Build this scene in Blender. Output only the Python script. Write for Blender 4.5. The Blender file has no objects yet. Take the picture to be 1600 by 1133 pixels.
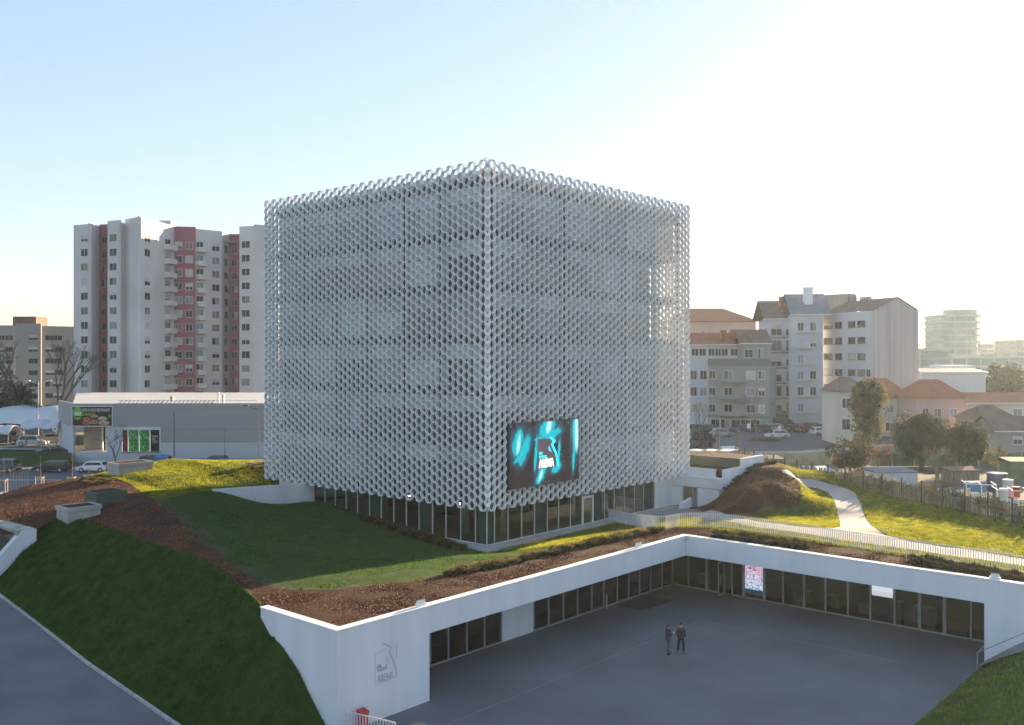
import bpy, math, random
import numpy as np
from mathutils import Vector, Matrix
random.seed(7); rng = np.random.default_rng(7)
C = bpy.context.scene.collection
S = bpy.context.scene
# ---------------------------------------------------------------- camera (world x,y follow the two faces of the cube)
F = 1466.0; CZ = 17.5; HZ = 558.0
CAMX, CAMY = -51.27, -47.70
ca, sa = .662, .7495
cam = bpy.data.objects.new('camera', bpy.data.cameras.new('camera')); C.objects.link(cam)
cam.location = (CAMX, CAMY, CZ); cam.rotation_euler = (math.radians(90), 0, -math.atan2(sa, ca))
cam.data.lens = F / 1600 * 36; cam.data.shift_y = -8.5 / 1600
cam.data.clip_start = .5; cam.data.clip_end = 6000
S.camera = cam
# ---------------------------------------------------------------- sky, sun, exposure
SUN_AZ = math.atan2(.998, .06); SUN_EL = math.radians(10.0)
w = bpy.data.worlds.new('World'); S.world = w; w.use_nodes = True
nt = w.node_tree; bgn = nt.nodes['Background']
sky = nt.nodes.new('ShaderNodeTexSky'); sky.sky_type = 'NISHITA'; sky.sun_disc = False
sky.sun_elevation = SUN_EL; sky.sun_rotation = SUN_AZ
sky.air_density = 1.0; sky.dust_density = .5; sky.ozone_density = 2.0
gm = nt.nodes.new('ShaderNodeGamma'); gm.inputs[1].default_value = .43      # soft, thinly veiled winter sky: less contrast round the sun
hs = nt.nodes.new('ShaderNodeHueSaturation'); hs.inputs['Saturation'].default_value = 1.4
nt.links.new(sky.outputs[0], gm.inputs[0]); nt.links.new(gm.outputs[0], hs.inputs['Color']); wb = nt.nodes.new('ShaderNodeMix'); wb.data_type = 'RGBA'; wb.blend_type = 'MULTIPLY'; wb.inputs[0].default_value = 1; wb.inputs[7].default_value = (.96, .925, .985, 1)
nt.links.new(hs.outputs[0], wb.inputs[6]); nt.links.new(wb.outputs[2], bgn.inputs[0]); bgn.inputs[1].default_value = .142
sl = bpy.data.lights.new('sun', 'SUN'); sl.energy = 5.0; sl.angle = math.radians(.5); sl.color = (1, .76, .46)
so = bpy.data.objects.new('sun', sl); C.objects.link(so); so.location = (60, 0, 80)
sd = Vector((math.cos(SUN_EL) * math.sin(SUN_AZ), math.cos(SUN_EL) * math.cos(SUN_AZ), math.sin(SUN_EL)))
so.rotation_euler = sd.to_track_quat('Z', 'Y').to_euler()
S.view_settings.view_transform = 'Standard'; S.view_settings.look = 'None'; S.view_settings.gamma = 1
S.view_settings.exposure = 2.15
try:
    S.cycles.volume_bounces = 1; S.cycles.max_bounces = 6; S.cycles.transparent_max_bounces = 12
except Exception: pass

# ---------------------------------------------------------------- measuring helpers: metres from the camera and height give a point
def D(px, Y):
    X = (px - 800) * Y / F + 1.81; Q = Y - 70
    return (X * ca + Q * sa, -X * sa + Q * ca)
def P(px, py, z):
    Y = (CZ - z) * F / (py - HZ); u, v = D(px, Y); return (u, v, z)
def zat(py, Y): return CZ - (py - HZ) * Y / F
def _den(px):
    k = (px - 800) / F; return k
def u_at(px, v):   # point of the plane y = v that is seen at column px
    k = _den(px)   # X = -1.81 + ca*u - sa*v ; Y = 70 + sa*u + ca*v
    return (k * (70 + ca * v) + 1.81 + sa * v) / (ca - k * sa)
def v_at(px, u):
    k = _den(px)
    return (-1.81 + ca * u - k * (70 + sa * u)) / (sa + k * ca)
def depth(u, v): return 70 + sa * u + ca * v

# ---------------------------------------------------------------- materials
M = {}
def nmat(name):
    m = bpy.data.materials.new(name); m.use_nodes = True; M[name] = m
    return m, m.node_tree, m.node_tree.nodes['Principled BSDF']
def mat(name, col, rough=.6, metal=0, var=.12, scale=1.5, bump=0, bscale=20, col2=None, emit=None, es=1, spec=.5, detail=5, stretch=None):
    m, t, b = nmat(name)
    b.inputs['Roughness'].default_value = rough; b.inputs['Metallic'].default_value = metal
    b.inputs['Specular IOR Level'].default_value = spec
    g = t.nodes.new('ShaderNodeNewGeometry')
    src = g.outputs['Position']
    if stretch:
        mp = t.nodes.new('ShaderNodeMapping'); mp.inputs['Scale'].default_value = stretch
        t.links.new(src, mp.inputs[0]); src = mp.outputs[0]
    n = t.nodes.new('ShaderNodeTexNoise'); n.inputs['Scale'].default_value = scale; n.inputs['Detail'].default_value = detail
    t.links.new(src, n.inputs['Vector'])
    r = t.nodes.new('ShaderNodeValToRGB'); r.color_ramp.elements[0].position = .3; r.color_ramp.elements[1].position = .7
    c2 = col2 or tuple(min(1, c * (1 + var)) for c in col)
    c1 = col if col2 else tuple(c * (1 - var) for c in col)
    r.color_ramp.elements[0].color = (*c1, 1); r.color_ramp.elements[1].color = (*c2, 1)
    t.links.new(n.outputs['Fac'], r.inputs[0]); t.links.new(r.outputs[0], b.inputs['Base Color'])
    if bump:
        n2 = t.nodes.new('ShaderNodeTexNoise'); n2.inputs['Scale'].default_value = bscale; n2.inputs['Detail'].default_value = 4
        t.links.new(src, n2.inputs['Vector'])
        bp = t.nodes.new('ShaderNodeBump'); bp.inputs['Strength'].default_value = bump; bp.inputs['Distance'].default_value = .08
        t.links.new(n2.outputs['Fac'], bp.inputs['Height']); t.links.new(bp.outputs[0], b.inputs['Normal'])
    if emit:
        b.inputs['Emission Color'].default_value = (*emit, 1); b.inputs['Emission Strength'].default_value = es
    return m
mat('alu', (.86, .86, .88), .42, .0, .06, .8)
mat('white_render', (.72, .73, .76), .75, 0, .07, .9, bump=.05, bscale=6, stretch=(1, 1, .12), detail=7)
mat('white_cap', (.78, .77, .76), .7, 0, .05, 2)
mat('concrete', (.40, .38, .36), .85, 0, .16, 1.2, bump=.15, bscale=12)
mat('concrete_stain', (.50, .48, .45), .85, 0, .2, .9, bump=.15, bscale=8, col2=(.28, .25, .20))
mat('dark_metal', (.05, .052, .06), .5, .3)
mat('post_metal', (.09, .09, .10), .5)
mat('slab_grey', (.22, .23, .25), .7)
mat('frame_white', (.62, .62, .64), .5)
mat('frame_alu', (.30, .30, .31), .45)
mat('frosted', (.58, .68, .69), .22, 0, .18, .45)
mat('frosted_blue', (.50, .60, .68), .2, 0, .15, .5)
mat('frosted_grey', (.32, .37, .39), .2, 0, .3, .5)
mat('panel_brown', (.25, .21, .195), .3, 0, .4, .5)
mat('panel_dark', (.09, .105, .11), .15, 0, .3, .6)
mat('panel_pink', (.42, .34, .33), .3, 0, .3, .7)
mat('glass_dark', (.010, .010, .010), .06, 0, .4, .4, spec=.28)
mat('glass_brown', (.016, .011, .009), .08, 0, .6, .5, spec=.28)
mat('curtain_green', (.16, .27, .25), .6, 0, .15, 1, stretch=(6, 6, .3))
mat('paving', (.125, .130, .148), .75, 0, .20, .22, bump=.12, bscale=25)
mat('asphalt', (.085, .085, .10), .85, 0, .18, .6, bump=.12, bscale=25)
mat('asphalt_road', (.14, .132, .148), .85, 0, .20, .35, bump=.12, bscale=25)
mat('kerb', (.42, .41, .40), .8, 0, .25, 3)
mat('path_concrete', (.31, .30, .30), .85, 0, .07, .5, bump=.08)
mat('paint_white', (.7, .7, .7), .6)
mat('rubber', (.02, .02, .022), .8)
mat('rim', (.45, .46, .48), .35, .6)
mat('wood', (.20, .12, .07), .8, 0, .35, 2, stretch=(8, 8, 1))
mat('old_wood', (.20, .16, .125), .9, 0, .45, 1.5, stretch=(6, 6, .6), bump=.2)
mat('stake', (.50, .36, .20), .8, 0, .2, 3)
mat('bark', (.10, .08, .065), .9, 0, .3, 3, bump=.3)
mat('bark_pale', (.17, .14, .115), .9, 0, .3, 3)
mat('skin', (.45, .27, .2), .5, 0, .04); mat('hair', (.02, .015, .012), .6)
mat('navy', (.018, .024, .035), .8); mat('jeans', (.05, .085, .12), .85); mat('olive', (.05, .04, .028), .8); mat('dark_trousers', (.012, .015, .028), .85)
mat('shoe', (.02, .018, .018), .5); mat('paper', (.7, .7, .68), .6)
mat('red', (.5, .02, .02), .5)
mat('lamp_warm', (.8, .5, .3), .4, emit=(1, .55, .25), es=7)
mat('lamp_white', (.8, .8, .7), .4, emit=(1, .9, .7), es=9)
mat('planter_green', (.09, .11, .085), .8, 0, .1, 1)

def two_noise(name, a, b, c, s1, s2, rough=.95, bump=.6, bs=14, stretch=None, bd=.08):
    m, t, p = nmat(name); p.inputs['Roughness'].default_value = rough; p.inputs['Specular IOR Level'].default_value = .15
    g = t.nodes.new('ShaderNodeNewGeometry'); src = g.outputs['Position']
    if stretch:
        mp = t.nodes.new('ShaderNodeMapping'); mp.inputs['Scale'].default_value = stretch[0]; mp.inputs['Rotation'].default_value = stretch[1]
        t.links.new(src, mp.inputs[0]); s2v = mp.outputs[0]
    else: s2v = src
    def nz(s, v, d=6):
        n = t.nodes.new('ShaderNodeTexNoise'); n.inputs['Scale'].default_value = s; n.inputs['Detail'].default_value = d
        n.inputs['Roughness'].default_value = .65
        t.links.new(v, n.inputs['Vector']); return n.outputs['Fac']
    def rmp(f, e0, e1, p0=.35, p1=.65):
        r = t.nodes.new('ShaderNodeValToRGB'); r.color_ramp.elements[0].position = p0; r.color_ramp.elements[1].position = p1
        r.color_ramp.elements[0].color = (*e0, 1); r.color_ramp.elements[1].color = (*e1, 1); t.links.new(f, r.inputs[0]); return r.outputs[0]
    fine = rmp(nz(s2, s2v), a, b)
    mx = t.nodes.new('ShaderNodeMix'); mx.data_type = 'RGBA'
    t.links.new(rmp(nz(s1, src, 3), (0, 0, 0), (1, 1, 1), .45, .68), mx.inputs['Factor'])
    t.links.new(fine, mx.inputs[6]); mx.inputs[7].default_value = (*c, 1)
    m2 = t.nodes.new('ShaderNodeMix'); m2.data_type = 'RGBA'; m2.inputs['Factor'].default_value = .55
    t.links.new(fine, m2.inputs[6]); t.links.new(mx.outputs[2], m2.inputs[7])
    t.links.new(m2.outputs[2], p.inputs['Base Color'])
    bp = t.nodes.new('ShaderNodeBump'); bp.inputs['Strength'].default_value = bump; bp.inputs['Distance'].default_value = bd
    t.links.new(nz(bs, src, 4), bp.inputs['Height']); t.links.new(bp.outputs[0], p.inputs['Normal'])
    return m
two_noise('lawn_mat', (.014, .042, .006), (.032, .074, .010), (.042, .055, .015), .12, 3.0)
two_noise('bank_mat', (.026, .068, .009), (.055, .110, .017), (.062, .062, .024), .25, 2.2, stretch=((.35, 1, 1), (0, 0, .5)))
two_noise('mulch_mat', (.014, .006, .004), (.10, .036, .020), (.026, .012, .009), .4, 6, bump=1, bs=9)
two_noise('dry_grass', (.045, .045, .022), (.085, .078, .040), (.04, .055, .02), .5, 3)
two_noise('ground_mat', (.10, .095, .08), (.16, .15, .13), (.08, .09, .05), .05, .8)
two_noise('yard_mat', (.10, .085, .07), (.17, .15, .13), (.07, .08, .045), .15, 1.5)
two_noise('gravel_mat', (.20, .19, .18), (.36, .34, .32), (.12, .12, .07), .8, 9)
def leafmat(name, a, b, tr=.5):
    m, t, p = nmat(name); out = t.nodes['Material Output']; p.inputs['Roughness'].default_value = .7; p.inputs['Specular IOR Level'].default_value = .2
    g = t.nodes.new('ShaderNodeNewGeometry'); n = t.nodes.new('ShaderNodeTexNoise'); n.inputs['Scale'].default_value = 1.3; n.inputs['Detail'].default_value = 8
    t.links.new(g.outputs['Position'], n.inputs['Vector'])
    r = t.nodes.new('ShaderNodeValToRGB'); r.color_ramp.elements[0].position = .35; r.color_ramp.elements[1].position = .65
    r.color_ramp.elements[0].color = (*a, 1); r.color_ramp.elements[1].color = (*b, 1); t.links.new(n.outputs['Fac'], r.inputs[0])
    t.links.new(r.outputs[0], p.inputs['Base Color'])
    tl = t.nodes.new('ShaderNodeBsdfTranslucent'); mx = t.nodes.new('ShaderNodeMixShader'); mx.inputs[0].default_value = tr
    t.links.new(r.outputs[0], tl.inputs[0]); t.links.new(p.outputs[0], mx.inputs[1]); t.links.new(tl.outputs[0], mx.inputs[2]); t.links.new(mx.outputs[0], out.inputs[0])
    return m
leafmat('blade_sunlit', (.12, .155, .012), (.34, .32, .03), .62)  # yellow of low sunlight put into the grass colour
leafmat('blade_shaded', (.034, .095, .010), (.085, .15, .018), .5)  # darker, greener copy: shade put into the grass colour
leafmat('leaf_dark', (.010, .018, .006), (.032, .042, .014), .3)
leafmat('leaf_olive', (.03, .034, .012), (.085, .078, .03), .4)
leafmat('leaf_gold', (.10, .09, .03), (.22, .18, .06), .5)
leafmat('leaf_red', (.14, .06, .045), (.25, .11, .07), .4)
leafmat('leaf_dry', (.09, .08, .035), (.22, .18, .08), .4)
leafmat('shrub_leaf', (.035, .036, .018), (.10, .09, .042), .3)
# see-through window glass
m, t, p = nmat('clear_glass'); out = t.nodes['Material Output']
tr_ = t.nodes.new('ShaderNodeBsdfTransparent'); tr_.inputs[0].default_value = (.62, .68, .66, 1)
gl = t.nodes.new('ShaderNodeBsdfGlossy'); gl.inputs['Roughness'].default_value = .03
fr = t.nodes.new('ShaderNodeFresnel'); fr.inputs[0].default_value = 1.5; mx = t.nodes.new('ShaderNodeMixShader')
gb = t.nodes.new('ShaderNodeNewGeometry'); mq = t.nodes.new('ShaderNodeMath'); mq.operation = 'MULTIPLY'; mi_ = t.nodes.new('ShaderNodeMath'); mi_.operation = 'SUBTRACT'; mi_.inputs[0].default_value = .8
t.links.new(gb.outputs['Backfacing'], mi_.inputs[1]); mi_.use_clamp = True; t.links.new(fr.outputs[0], mq.inputs[0]); t.links.new(mi_.outputs[0], mq.inputs[1]); t.links.new(mq.outputs[0], mx.inputs[0]); t.links.new(tr_.outputs[0], mx.inputs[1]); t.links.new(gl.outputs[0], mx.inputs[2]); t.links.new(mx.outputs[0], out.inputs[0])
# picture material for screens and posters: colours live on the mesh points
def picmat(name, strength, base=0):
    m, t, p = nmat(name); a = t.nodes.new('ShaderNodeAttribute'); a.attribute_name = 'pic'
    if strength: 
        t.links.new(a.outputs['Color'], p.inputs['Emission Color']); p.inputs['Emission Strength'].default_value = strength
        p.inputs['Base Color'].default_value = (.01, .01, .01, 1)
    else: t.links.new(a.outputs['Color'], p.inputs['Base Color'])
    p.inputs['Roughness'].default_value = .4; p.inputs['Specular IOR Level'].default_value = .08
picmat('screen_pic', .32); picmat('poster_pic', 0)

# ---------------------------------------------------------------- mesh builder
class MB:
    def __init__(s, mats='white_render'):
        s.v = []; s.f = []; s.m = []; s.mats = [mats] if isinstance(mats, str) else list(mats); s.T = None
    def mi(s, m):
        if m is None: return 0
        if m not in s.mats: s.mats.append(m)
        return s.mats.index(m)
    def pt(s, p):
        if s.T is not None: p = s.T @ Vector(p)
        s.v.append((p[0], p[1], p[2])); return len(s.v) - 1
    def poly(s, pts, m=None):
        s.f.append([s.pt(p) for p in pts]); s.m.append(s.mi(m))
    def box(s, x0, y0, z0, x1, y1, z1, m=None):
        i = [s.pt(p) for p in ((x0,y0,z0),(x1,y0,z0),(x1,y1,z0),(x0,y1,z0),(x0,y0,z1),(x1,y0,z1),(x1,y1,z1),(x0,y1,z1))]
        for q in ((3,2,1,0),(4,5,6,7),(0,1,5,4),(1,2,6,5),(2,3,7,6),(3,0,4,7)):
            s.f.append([i[k] for k in q]); s.m.append(s.mi(m))
    def prism(s, pts, z0, z1, m=None):   # pts in xy, z0/z1 numbers or lists
        n = len(pts); a = z0 if isinstance(z0, (list, tuple)) else [z0] * n; b = z1 if isinstance(z1, (list, tuple)) else [z1] * n
        lo = [s.pt((p[0], p[1], a[k])) for k, p in enumerate(pts)]; hi = [s.pt((p[0], p[1], b[k])) for k, p in enumerate(pts)]
        s.f.append(lo[::-1]); s.f.append(hi); s.m += [s.mi(m)] * 2
        for k in range(n):
            j = (k + 1) % n; s.f.append([lo[k], lo[j], hi[j], hi[k]]); s.m.append(s.mi(m))
    def tube(s, a, b, r0, r1=None, n=6, m=None, caps=True):
        r1 = r0 if r1 is None else r1; a = Vector(a); b = Vector(b); d = (b - a)
        if d.length < 1e-6: return
        d.normalize(); x = d.orthogonal().normalized(); y = d.cross(x)
        lo = []; hi = []
        for k in range(n):
            c = math.cos(2*math.pi*k/n); q = math.sin(2*math.pi*k/n); o = x*c + y*q
            lo.append(s.pt(a + o*r0)); hi.append(s.pt(b + o*r1))
        for k in range(n):
            j = (k+1) % n; s.f.append([lo[k], lo[j], hi[j], hi[k]]); s.m.append(s.mi(m))
        if caps:
            s.f.append(lo[::-1]); s.f.append(hi); s.m += [s.mi(m)] * 2
    def ball(s, c, r, n=8, k=5, m=None, sz=1):
        rings = []
        for i in range(1, k):
            th = math.pi * i / k
            rings.append([s.pt((c[0]+r*math.sin(th)*math.cos(2*math.pi*j/n), c[1]+r*math.sin(th)*math.sin(2*math.pi*j/n), c[2]+r*sz*math.cos(th))) for j in range(n)])
        t = s.pt((c[0], c[1], c[2]+r*sz)); b = s.pt((c[0], c[1], c[2]-r*sz))
        for j in range(n):
            q = (j+1) % n
            s.f.append([t, rings[0][j], rings[0][q]]); s.f.append([b, rings[-1][q], rings[-1][j]]); s.m += [s.mi(m)]*2
            for i in range(len(rings)-1):
                s.f.append([rings[i][j], rings[i+1][j], rings[i+1][q], rings[i][q]]); s.m.append(s.mi(m))
    def build(s, name, parent=None, smooth=False, origin=None):
        me = bpy.data.meshes.new(name); o3 = origin or (0, 0, 0)
        vv = s.v if not origin else [(a-o3[0], b-o3[1], c-o3[2]) for a, b, c in s.v]
        me.from_pydata(vv, [], s.f)
        for k in s.mats: me.materials.append(M[k])
        me.polygons.foreach_set('material_index', s.m)
        if smooth: me.polygons.foreach_set('use_smooth', [True]*len(me.polygons))
        me.update()
        o = bpy.data.objects.new(name, me); C.objects.link(o)
        if parent: o.parent = parent
        if origin: o.location = origin
        return o
def tag(o, label=None, cat=None, group=None, kind=None):
    if label: o['label'] = label
    if cat: o['category'] = cat
    if group: o['group'] = group
    if kind: o['kind'] = kind
    return o
def thing(name, label, cat, loc=(0, 0, 0), rz=0, group=None):
    o = bpy.data.objects.new(name, None); C.objects.link(o); o.location = loc; o.rotation_euler = (0, 0, rz); o.empty_display_size = .3
    return tag(o, label, cat, group)
def copy_tree(o, parent=None, loc=None, rz=None, label=None):
    c = o.copy(); C.objects.link(c)
    if parent: c.parent = parent
    if loc is not None: c.location = loc
    if rz is not None: c.rotation_euler = (0, 0, rz)
    if label: c['label'] = label
    for ch in list(o.children): copy_tree(ch, c)
    return c
def text_mb(txt, size, mtl, T, name, parent, ext=.01, align='LEFT', spacing=1.0, bold=0, sx=1):
    cu = bpy.data.curves.new('t', 'FONT'); cu.body = txt; cu.size = size; cu.extrude = ext; cu.align_x = align; cu.space_character = spacing; cu.offset = bold; cu.resolution_u = 3
    ob = bpy.data.objects.new('t', cu); C.objects.link(ob)
    dg = bpy.context.evaluated_depsgraph_get(); me = bpy.data.meshes.new_from_object(ob.evaluated_get(dg))
    bpy.data.objects.remove(ob); me.transform(T @ Matrix.Diagonal((sx, 1, 1, 1))); me.materials.clear(); me.materials.append(M[mtl])
    o = bpy.data.objects.new(name, me); C.objects.link(o); o.parent = parent; return o
def picture(name, parent, org, du, dv, nu, nv, fn, m):   # a panel whose colour per point comes from fn(s, t)
    org = np.array(org, float); du = np.array(du, float); dv = np.array(dv, float)
    s, t = np.meshgrid(np.linspace(0, 1, nu), np.linspace(0, 1, nv)); s = s.ravel(); t = t.ravel()
    vv = org + s[:, None]*du + t[:, None]*dv; idx = np.arange(nu*nv).reshape(nv, nu)
    f = np.stack([idx[:-1, :-1], idx[:-1, 1:], idx[1:, 1:], idx[1:, :-1]], -1).reshape(-1, 4)
    me = bpy.data.meshes.new(name); me.from_pydata(vv.tolist(), [], f.tolist())
    col = np.ones((nu*nv, 4)); col[:, :3] = np.clip(fn(s, t), 0, 1)
    a = me.color_attributes.new('pic', 'FLOAT_COLOR', 'POINT'); a.data.foreach_set('color', col.ravel())
    me.materials.append(M[m]); o = bpy.data.objects.new(name, me); C.objects.link(o); o.parent = parent; return o
def vnoise(x, y, seed=0):
    xi = np.floor(x).astype(int); yi = np.floor(y).astype(int); fx = x-xi; fy = y-yi
    def h(a, b):
        n = np.sin(a*127.1 + b*311.7 + seed*74.7)*43758.5453; return n - np.floor(n)
    fx = fx*fx*(3-2*fx); fy = fy*fy*(3-2*fy)
    return (h(xi, yi)*(1-fx)+h(xi+1, yi)*fx)*(1-fy)+(h(xi, yi+1)*(1-fx)+h(xi+1, yi+1)*fx)*fy
# ================================================================ TERRAIN
WU, WV = 6.74, -12.92          # inner corner of the two white wing walls
WEND = -24.1                   # outer corner of the left wing
def wallstep(u, v):            # the bowl in front of the left face is held back by a wall along y = 22.7
    q = np.clip(-np.asarray(u, float), -2, 9.0); d = 2.0*(1-q/9.0); d = np.clip(d, 0, 2.1)
    t = np.clip((np.asarray(v, float)-22.75)/.2, 0, 1); return d*t
cp = []
for u in (-24, -16, -8, 0, 5.5): cp.append((u, WV+.3, 4.6))
for v in (-13.2, -20, -27, -34, -42, -52): cp.append((WU+.4, v, 4.6))
cp += [(0, -.7, 2.95), (7, -.7, 2.95), (14, -.7, 2.95), (21, -.7, 2.9), (27, -1, 2.75), (26, -3.5, 2.75)]
cp += [(-.7, 0, 2.95), (-.6, 4, 3.15), (-.6, 7, 3.4), (-.4, 10.5, 3.75), (-.2, 15.2, 4.0), (0, 22.3, 4.3)]
cp += [(1, 25, 4.3), (1, 29, 4.3), (-9, 24, 6.4), (-4.5, 24.5, 5.4)]
cp += [(-5, 18, 4.6), (-6, 8, 4.1), (-5, -4, 4.0), (-10, 14, 4.7)]
cp += [P(*q) for q in ((500,870,4.5),(400,850,4.9),(330,800,5.6),(340,764,6.35),(250,772,6.2),(240,850,5.25),(130,813,5.4),(85,800,5.5),(350,895,5.0),(300,870,5.1),(400,937,4.75),(412,951,4.72),(57,828,5.0),(640,900,4.4),(720,880,4.1),(800,880,4.3),(900,850,4.1),(1000,830,4.2))]
cp += [P(*q) for q in ((415,724,6.3),(300,728,6.35),(240,745,6.2),(190,745,6.05),(130,752,5.8),(60,765,5.3),(0,785,4.8),(-60,800,4.5))]
cp += [P(*q) for q in ((415,719,6.0),(300,720,6.0),(250,721,6.0),(185,733,5.7),(130,746,5.5),(60,756,4.9),(0,772,4.4),(-60,790,4.0))]
cp += [(34, 32, 6.1), (20, 36, 6.2), (8, 40, 6.2), (45, 15, 6.0), (40, 0, 6.2)]
# right lawn, path, mulch mound
cp += [P(*q) for q in ((1100,824,4.45),(1061,823,4.2),(1027,828,4.2),(1160,812,4.5),(1250,830,4.6),(1350,850,4.6),(1450,865,4.6),(1600,885,4.6),(1700,900,4.6),(1360,825,4.6),(1500,830,4.6),(1600,850,4.6),(1300,768,4.55),(1240,746,4.5),(1350,780,4.5),(1450,800,4.5),(1600,824,4.4),(1400,778,4.4),(1700,850,4.4),(1700,1000,4.6))]
cp += [P(*q) for q in ((1250,792,4.5),(1275,775,4.5),(1255,760,4.9),(1180,802,4.4),(1080,807,3.8),(1120,795,4.2),(1123,779,4.35),(1150,763,5.3),(1205,730,6.7),(1235,738,6.3),(1180,760,6.3),(1215,760,6.1),(1150,785,4.8),(1200,780,5.2))]
cp += [(39, -4.5, 6.5), (44, -7, 5.5), (48, -12, 4.4)]
cp += [(20, 46, 5.8), (44, 38, 5.5), (0, 52, 5.0), (12, 30, 6.2), (30, 30, 6.2)]
cp = np.array(cp, float); cp[:, 2] -= wallstep(cp[:, 0], cp[:, 1])*(cp[:, 1] > 22.7)
def _phi(r2): return np.sqrt(r2 + 1.5)
A = _phi(((cp[:, None, :2]-cp[None, :, :2])**2).sum(-1)); NCP = len(cp)
Pm = np.c_[np.ones(NCP), cp[:, :2]]; K = np.block([[A + np.eye(NCP)*-.02, Pm], [Pm.T, np.zeros((3, 3))]])
sol = np.linalg.solve(K, np.r_[cp[:, 2], 0, 0, 0])
def hb(u, v):
    u = np.asarray(u, float); v = np.asarray(v, float); sh = u.shape; uu = u.ravel(); vv = v.ravel(); out = np.empty(len(uu))
    for i in range(0, len(uu), 20000):
        a = uu[i:i+20000, None]; b = vv[i:i+20000, None]
        out[i:i+20000] = _phi((a-cp[:, 0])**2+(b-cp[:, 1])**2) @ sol[:NCP] + sol[NCP] + sol[NCP+1]*a[:, 0] + sol[NCP+2]*b[:, 0]
    return out.reshape(sh)
def h(u, v): return hb(u, v) + wallstep(u, v)*(np.asarray(v) > 22.7)
def hz(u, v): return float(h(np.array([u]), np.array([v]))[0])
def G(px, py, zoff=0):                      # where the sight line through a pixel meets the mound
    z = np.linspace(7.5, 2.4, 260); Y = (CZ-z)*F/(py-HZ); X = (px-800)*Y/F+1.81; Q = Y-70
    u = X*ca+Q*sa; v = -X*sa+Q*ca; d = z-h(u, v)-zoff; k = np.where(d < 0)[0]
    if len(k) == 0 or k[0] == 0: i = 150
    else: i = k[0]
    return float(u[i]), float(v[i])
def sdpoly(u, v, poly):                     # signed distance, positive inside
    p = np.array([q[:2] for q in poly], float); d = np.full(u.shape, 1e9); ins = np.zeros(u.shape, bool)
    for i in range(len(p)):
        a = p[i]; b = p[(i+1) % len(p)]; e = b-a; wx = u-a[0]; wy = v-a[1]
        t = np.clip((wx*e[0]+wy*e[1])/max(1e-9, e@e), 0, 1); dd = (wx-e[0]*t)**2+(wy-e[1]*t)**2; d = np.minimum(d, dd)
        c = ((a[1] > v) != (b[1] > v)) & (u < (b[0]-a[0])*(v-a[1])/((b[1]-a[1]) if abs(b[1]-a[1]) > 1e-9 else 1e-9)+a[0]); ins ^= c
    return np.where(ins, 1, -1)*np.sqrt(d)
def smooth_line(pts, k=3):
    pts = [np.array(p[:2], float) for p in pts]
    for _ in range(k):
        q = [pts[0]]
        for a, b in zip(pts[:-1], pts[1:]): q += [a*.75+b*.25, a*.25+b*.75]
        q.append(pts[-1]); pts = q
    return [tuple(p) for p in pts]
crest_px = [(412,951,4.72),(400,937,4.75),(350,895,5.0),(300,870,5.1),(240,850,5.25),(180,830,5.35),(130,813,5.4),(85,812,5.3),(57,828,5.0)]
crest = [P(*q) for q in crest_px]
crest[0] = (WEND+.15, crest[0][1], 4.74)
back = [P(*q) for q in ((-60,790,4.0),(0,772,4.4),(60,756,4.9),(130,746,5.5),(185,733,5.7),(250,721,6.0),(300,720,6.0),(415,719,6.0))]
fence_line = [P(*q) for q in ((1150,716,4.9),(1240,745,4.5),(1300,757,4.45),(1400,777,4.4),(1500,798,4.4),(1600,820,4.4),(1760,858,4.4))]
roof_poly = [(WEND, WV), (WU, WV), (WU, -56)] + [fence_line[-1], *fence_line[::-1][1:]] + [(52, 6, 0), (44, 38, 0), (20, 46, 0)] + back[::-1] + [P(-60,840,5)] + crest[::-1]
roof_poly = [p[:2] for p in roof_poly]
curveA = [G(*q) for q in ((205,757),(232,775),(262,800),(290,822),(312,845),(345,872),(385,900),(415,915),(450,922),(500,924),(560,918),(610,912),(640,910),(700,900),(760,890),(820,877),(880,862),(940,850),(1000,836),(1035,829),(1062,824),(1150,832),(1260,846),(1340,858),(1440,874),(1600,899),(1700,915))]
mulchA = smooth_line(curveA, 2) + [(WU-.0, -60), (WU-.6, -60), (WU-.6, WV-.6), (WEND-.6, WV-.6), (WEND-.6, crest[0][1])] + smooth_line(crest, 1)[::1] + [P(20,850,5)[:2], P(-60,840,5)[:2]] + [p[:2] for p in back[:4]] + [G(160,742), G(180,748)]
mm = [G(*q) for q in ((1066,804),(1093,781),(1123,779),(1150,763),(1180,746),(1205,731),(1232,733),(1250,750),(1254,772),(1250,786),(1225,796),(1180,803),(1130,806),(1085,807))]
mulchB = [p for p, q in zip(mm, range(99)) if q == 0] + [G(1093, 781), (27.9, -4.0), (38.5, -4.0)] + mm[6:]
path_up = [G(*q) for q in ((1030,795),(1064,801),(1160,812),(1253,824),(1314,827),(1312,812),(1306,790),(1299,770),(1270,757),(1238,747),(1215,738))]
path_dn = [G(*q) for q in ((1225,735),(1255,745),(1300,756),(1335,768),(1342,782),(1349,800),(1360,822),(1375,833),(1400,842),(1500,858),(1600,874),(1700,890))]
path_lo = [G(*q) for q in ((1700,900),(1600,884),(1500,871),(1435,861),(1350,849),(1256,834),(1160,822),(1064,808),(1020,806))]
path_poly = smooth_line(path_up, 1)+smooth_line(path_dn, 1)+smooth_line(path_lo, 1)
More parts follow.
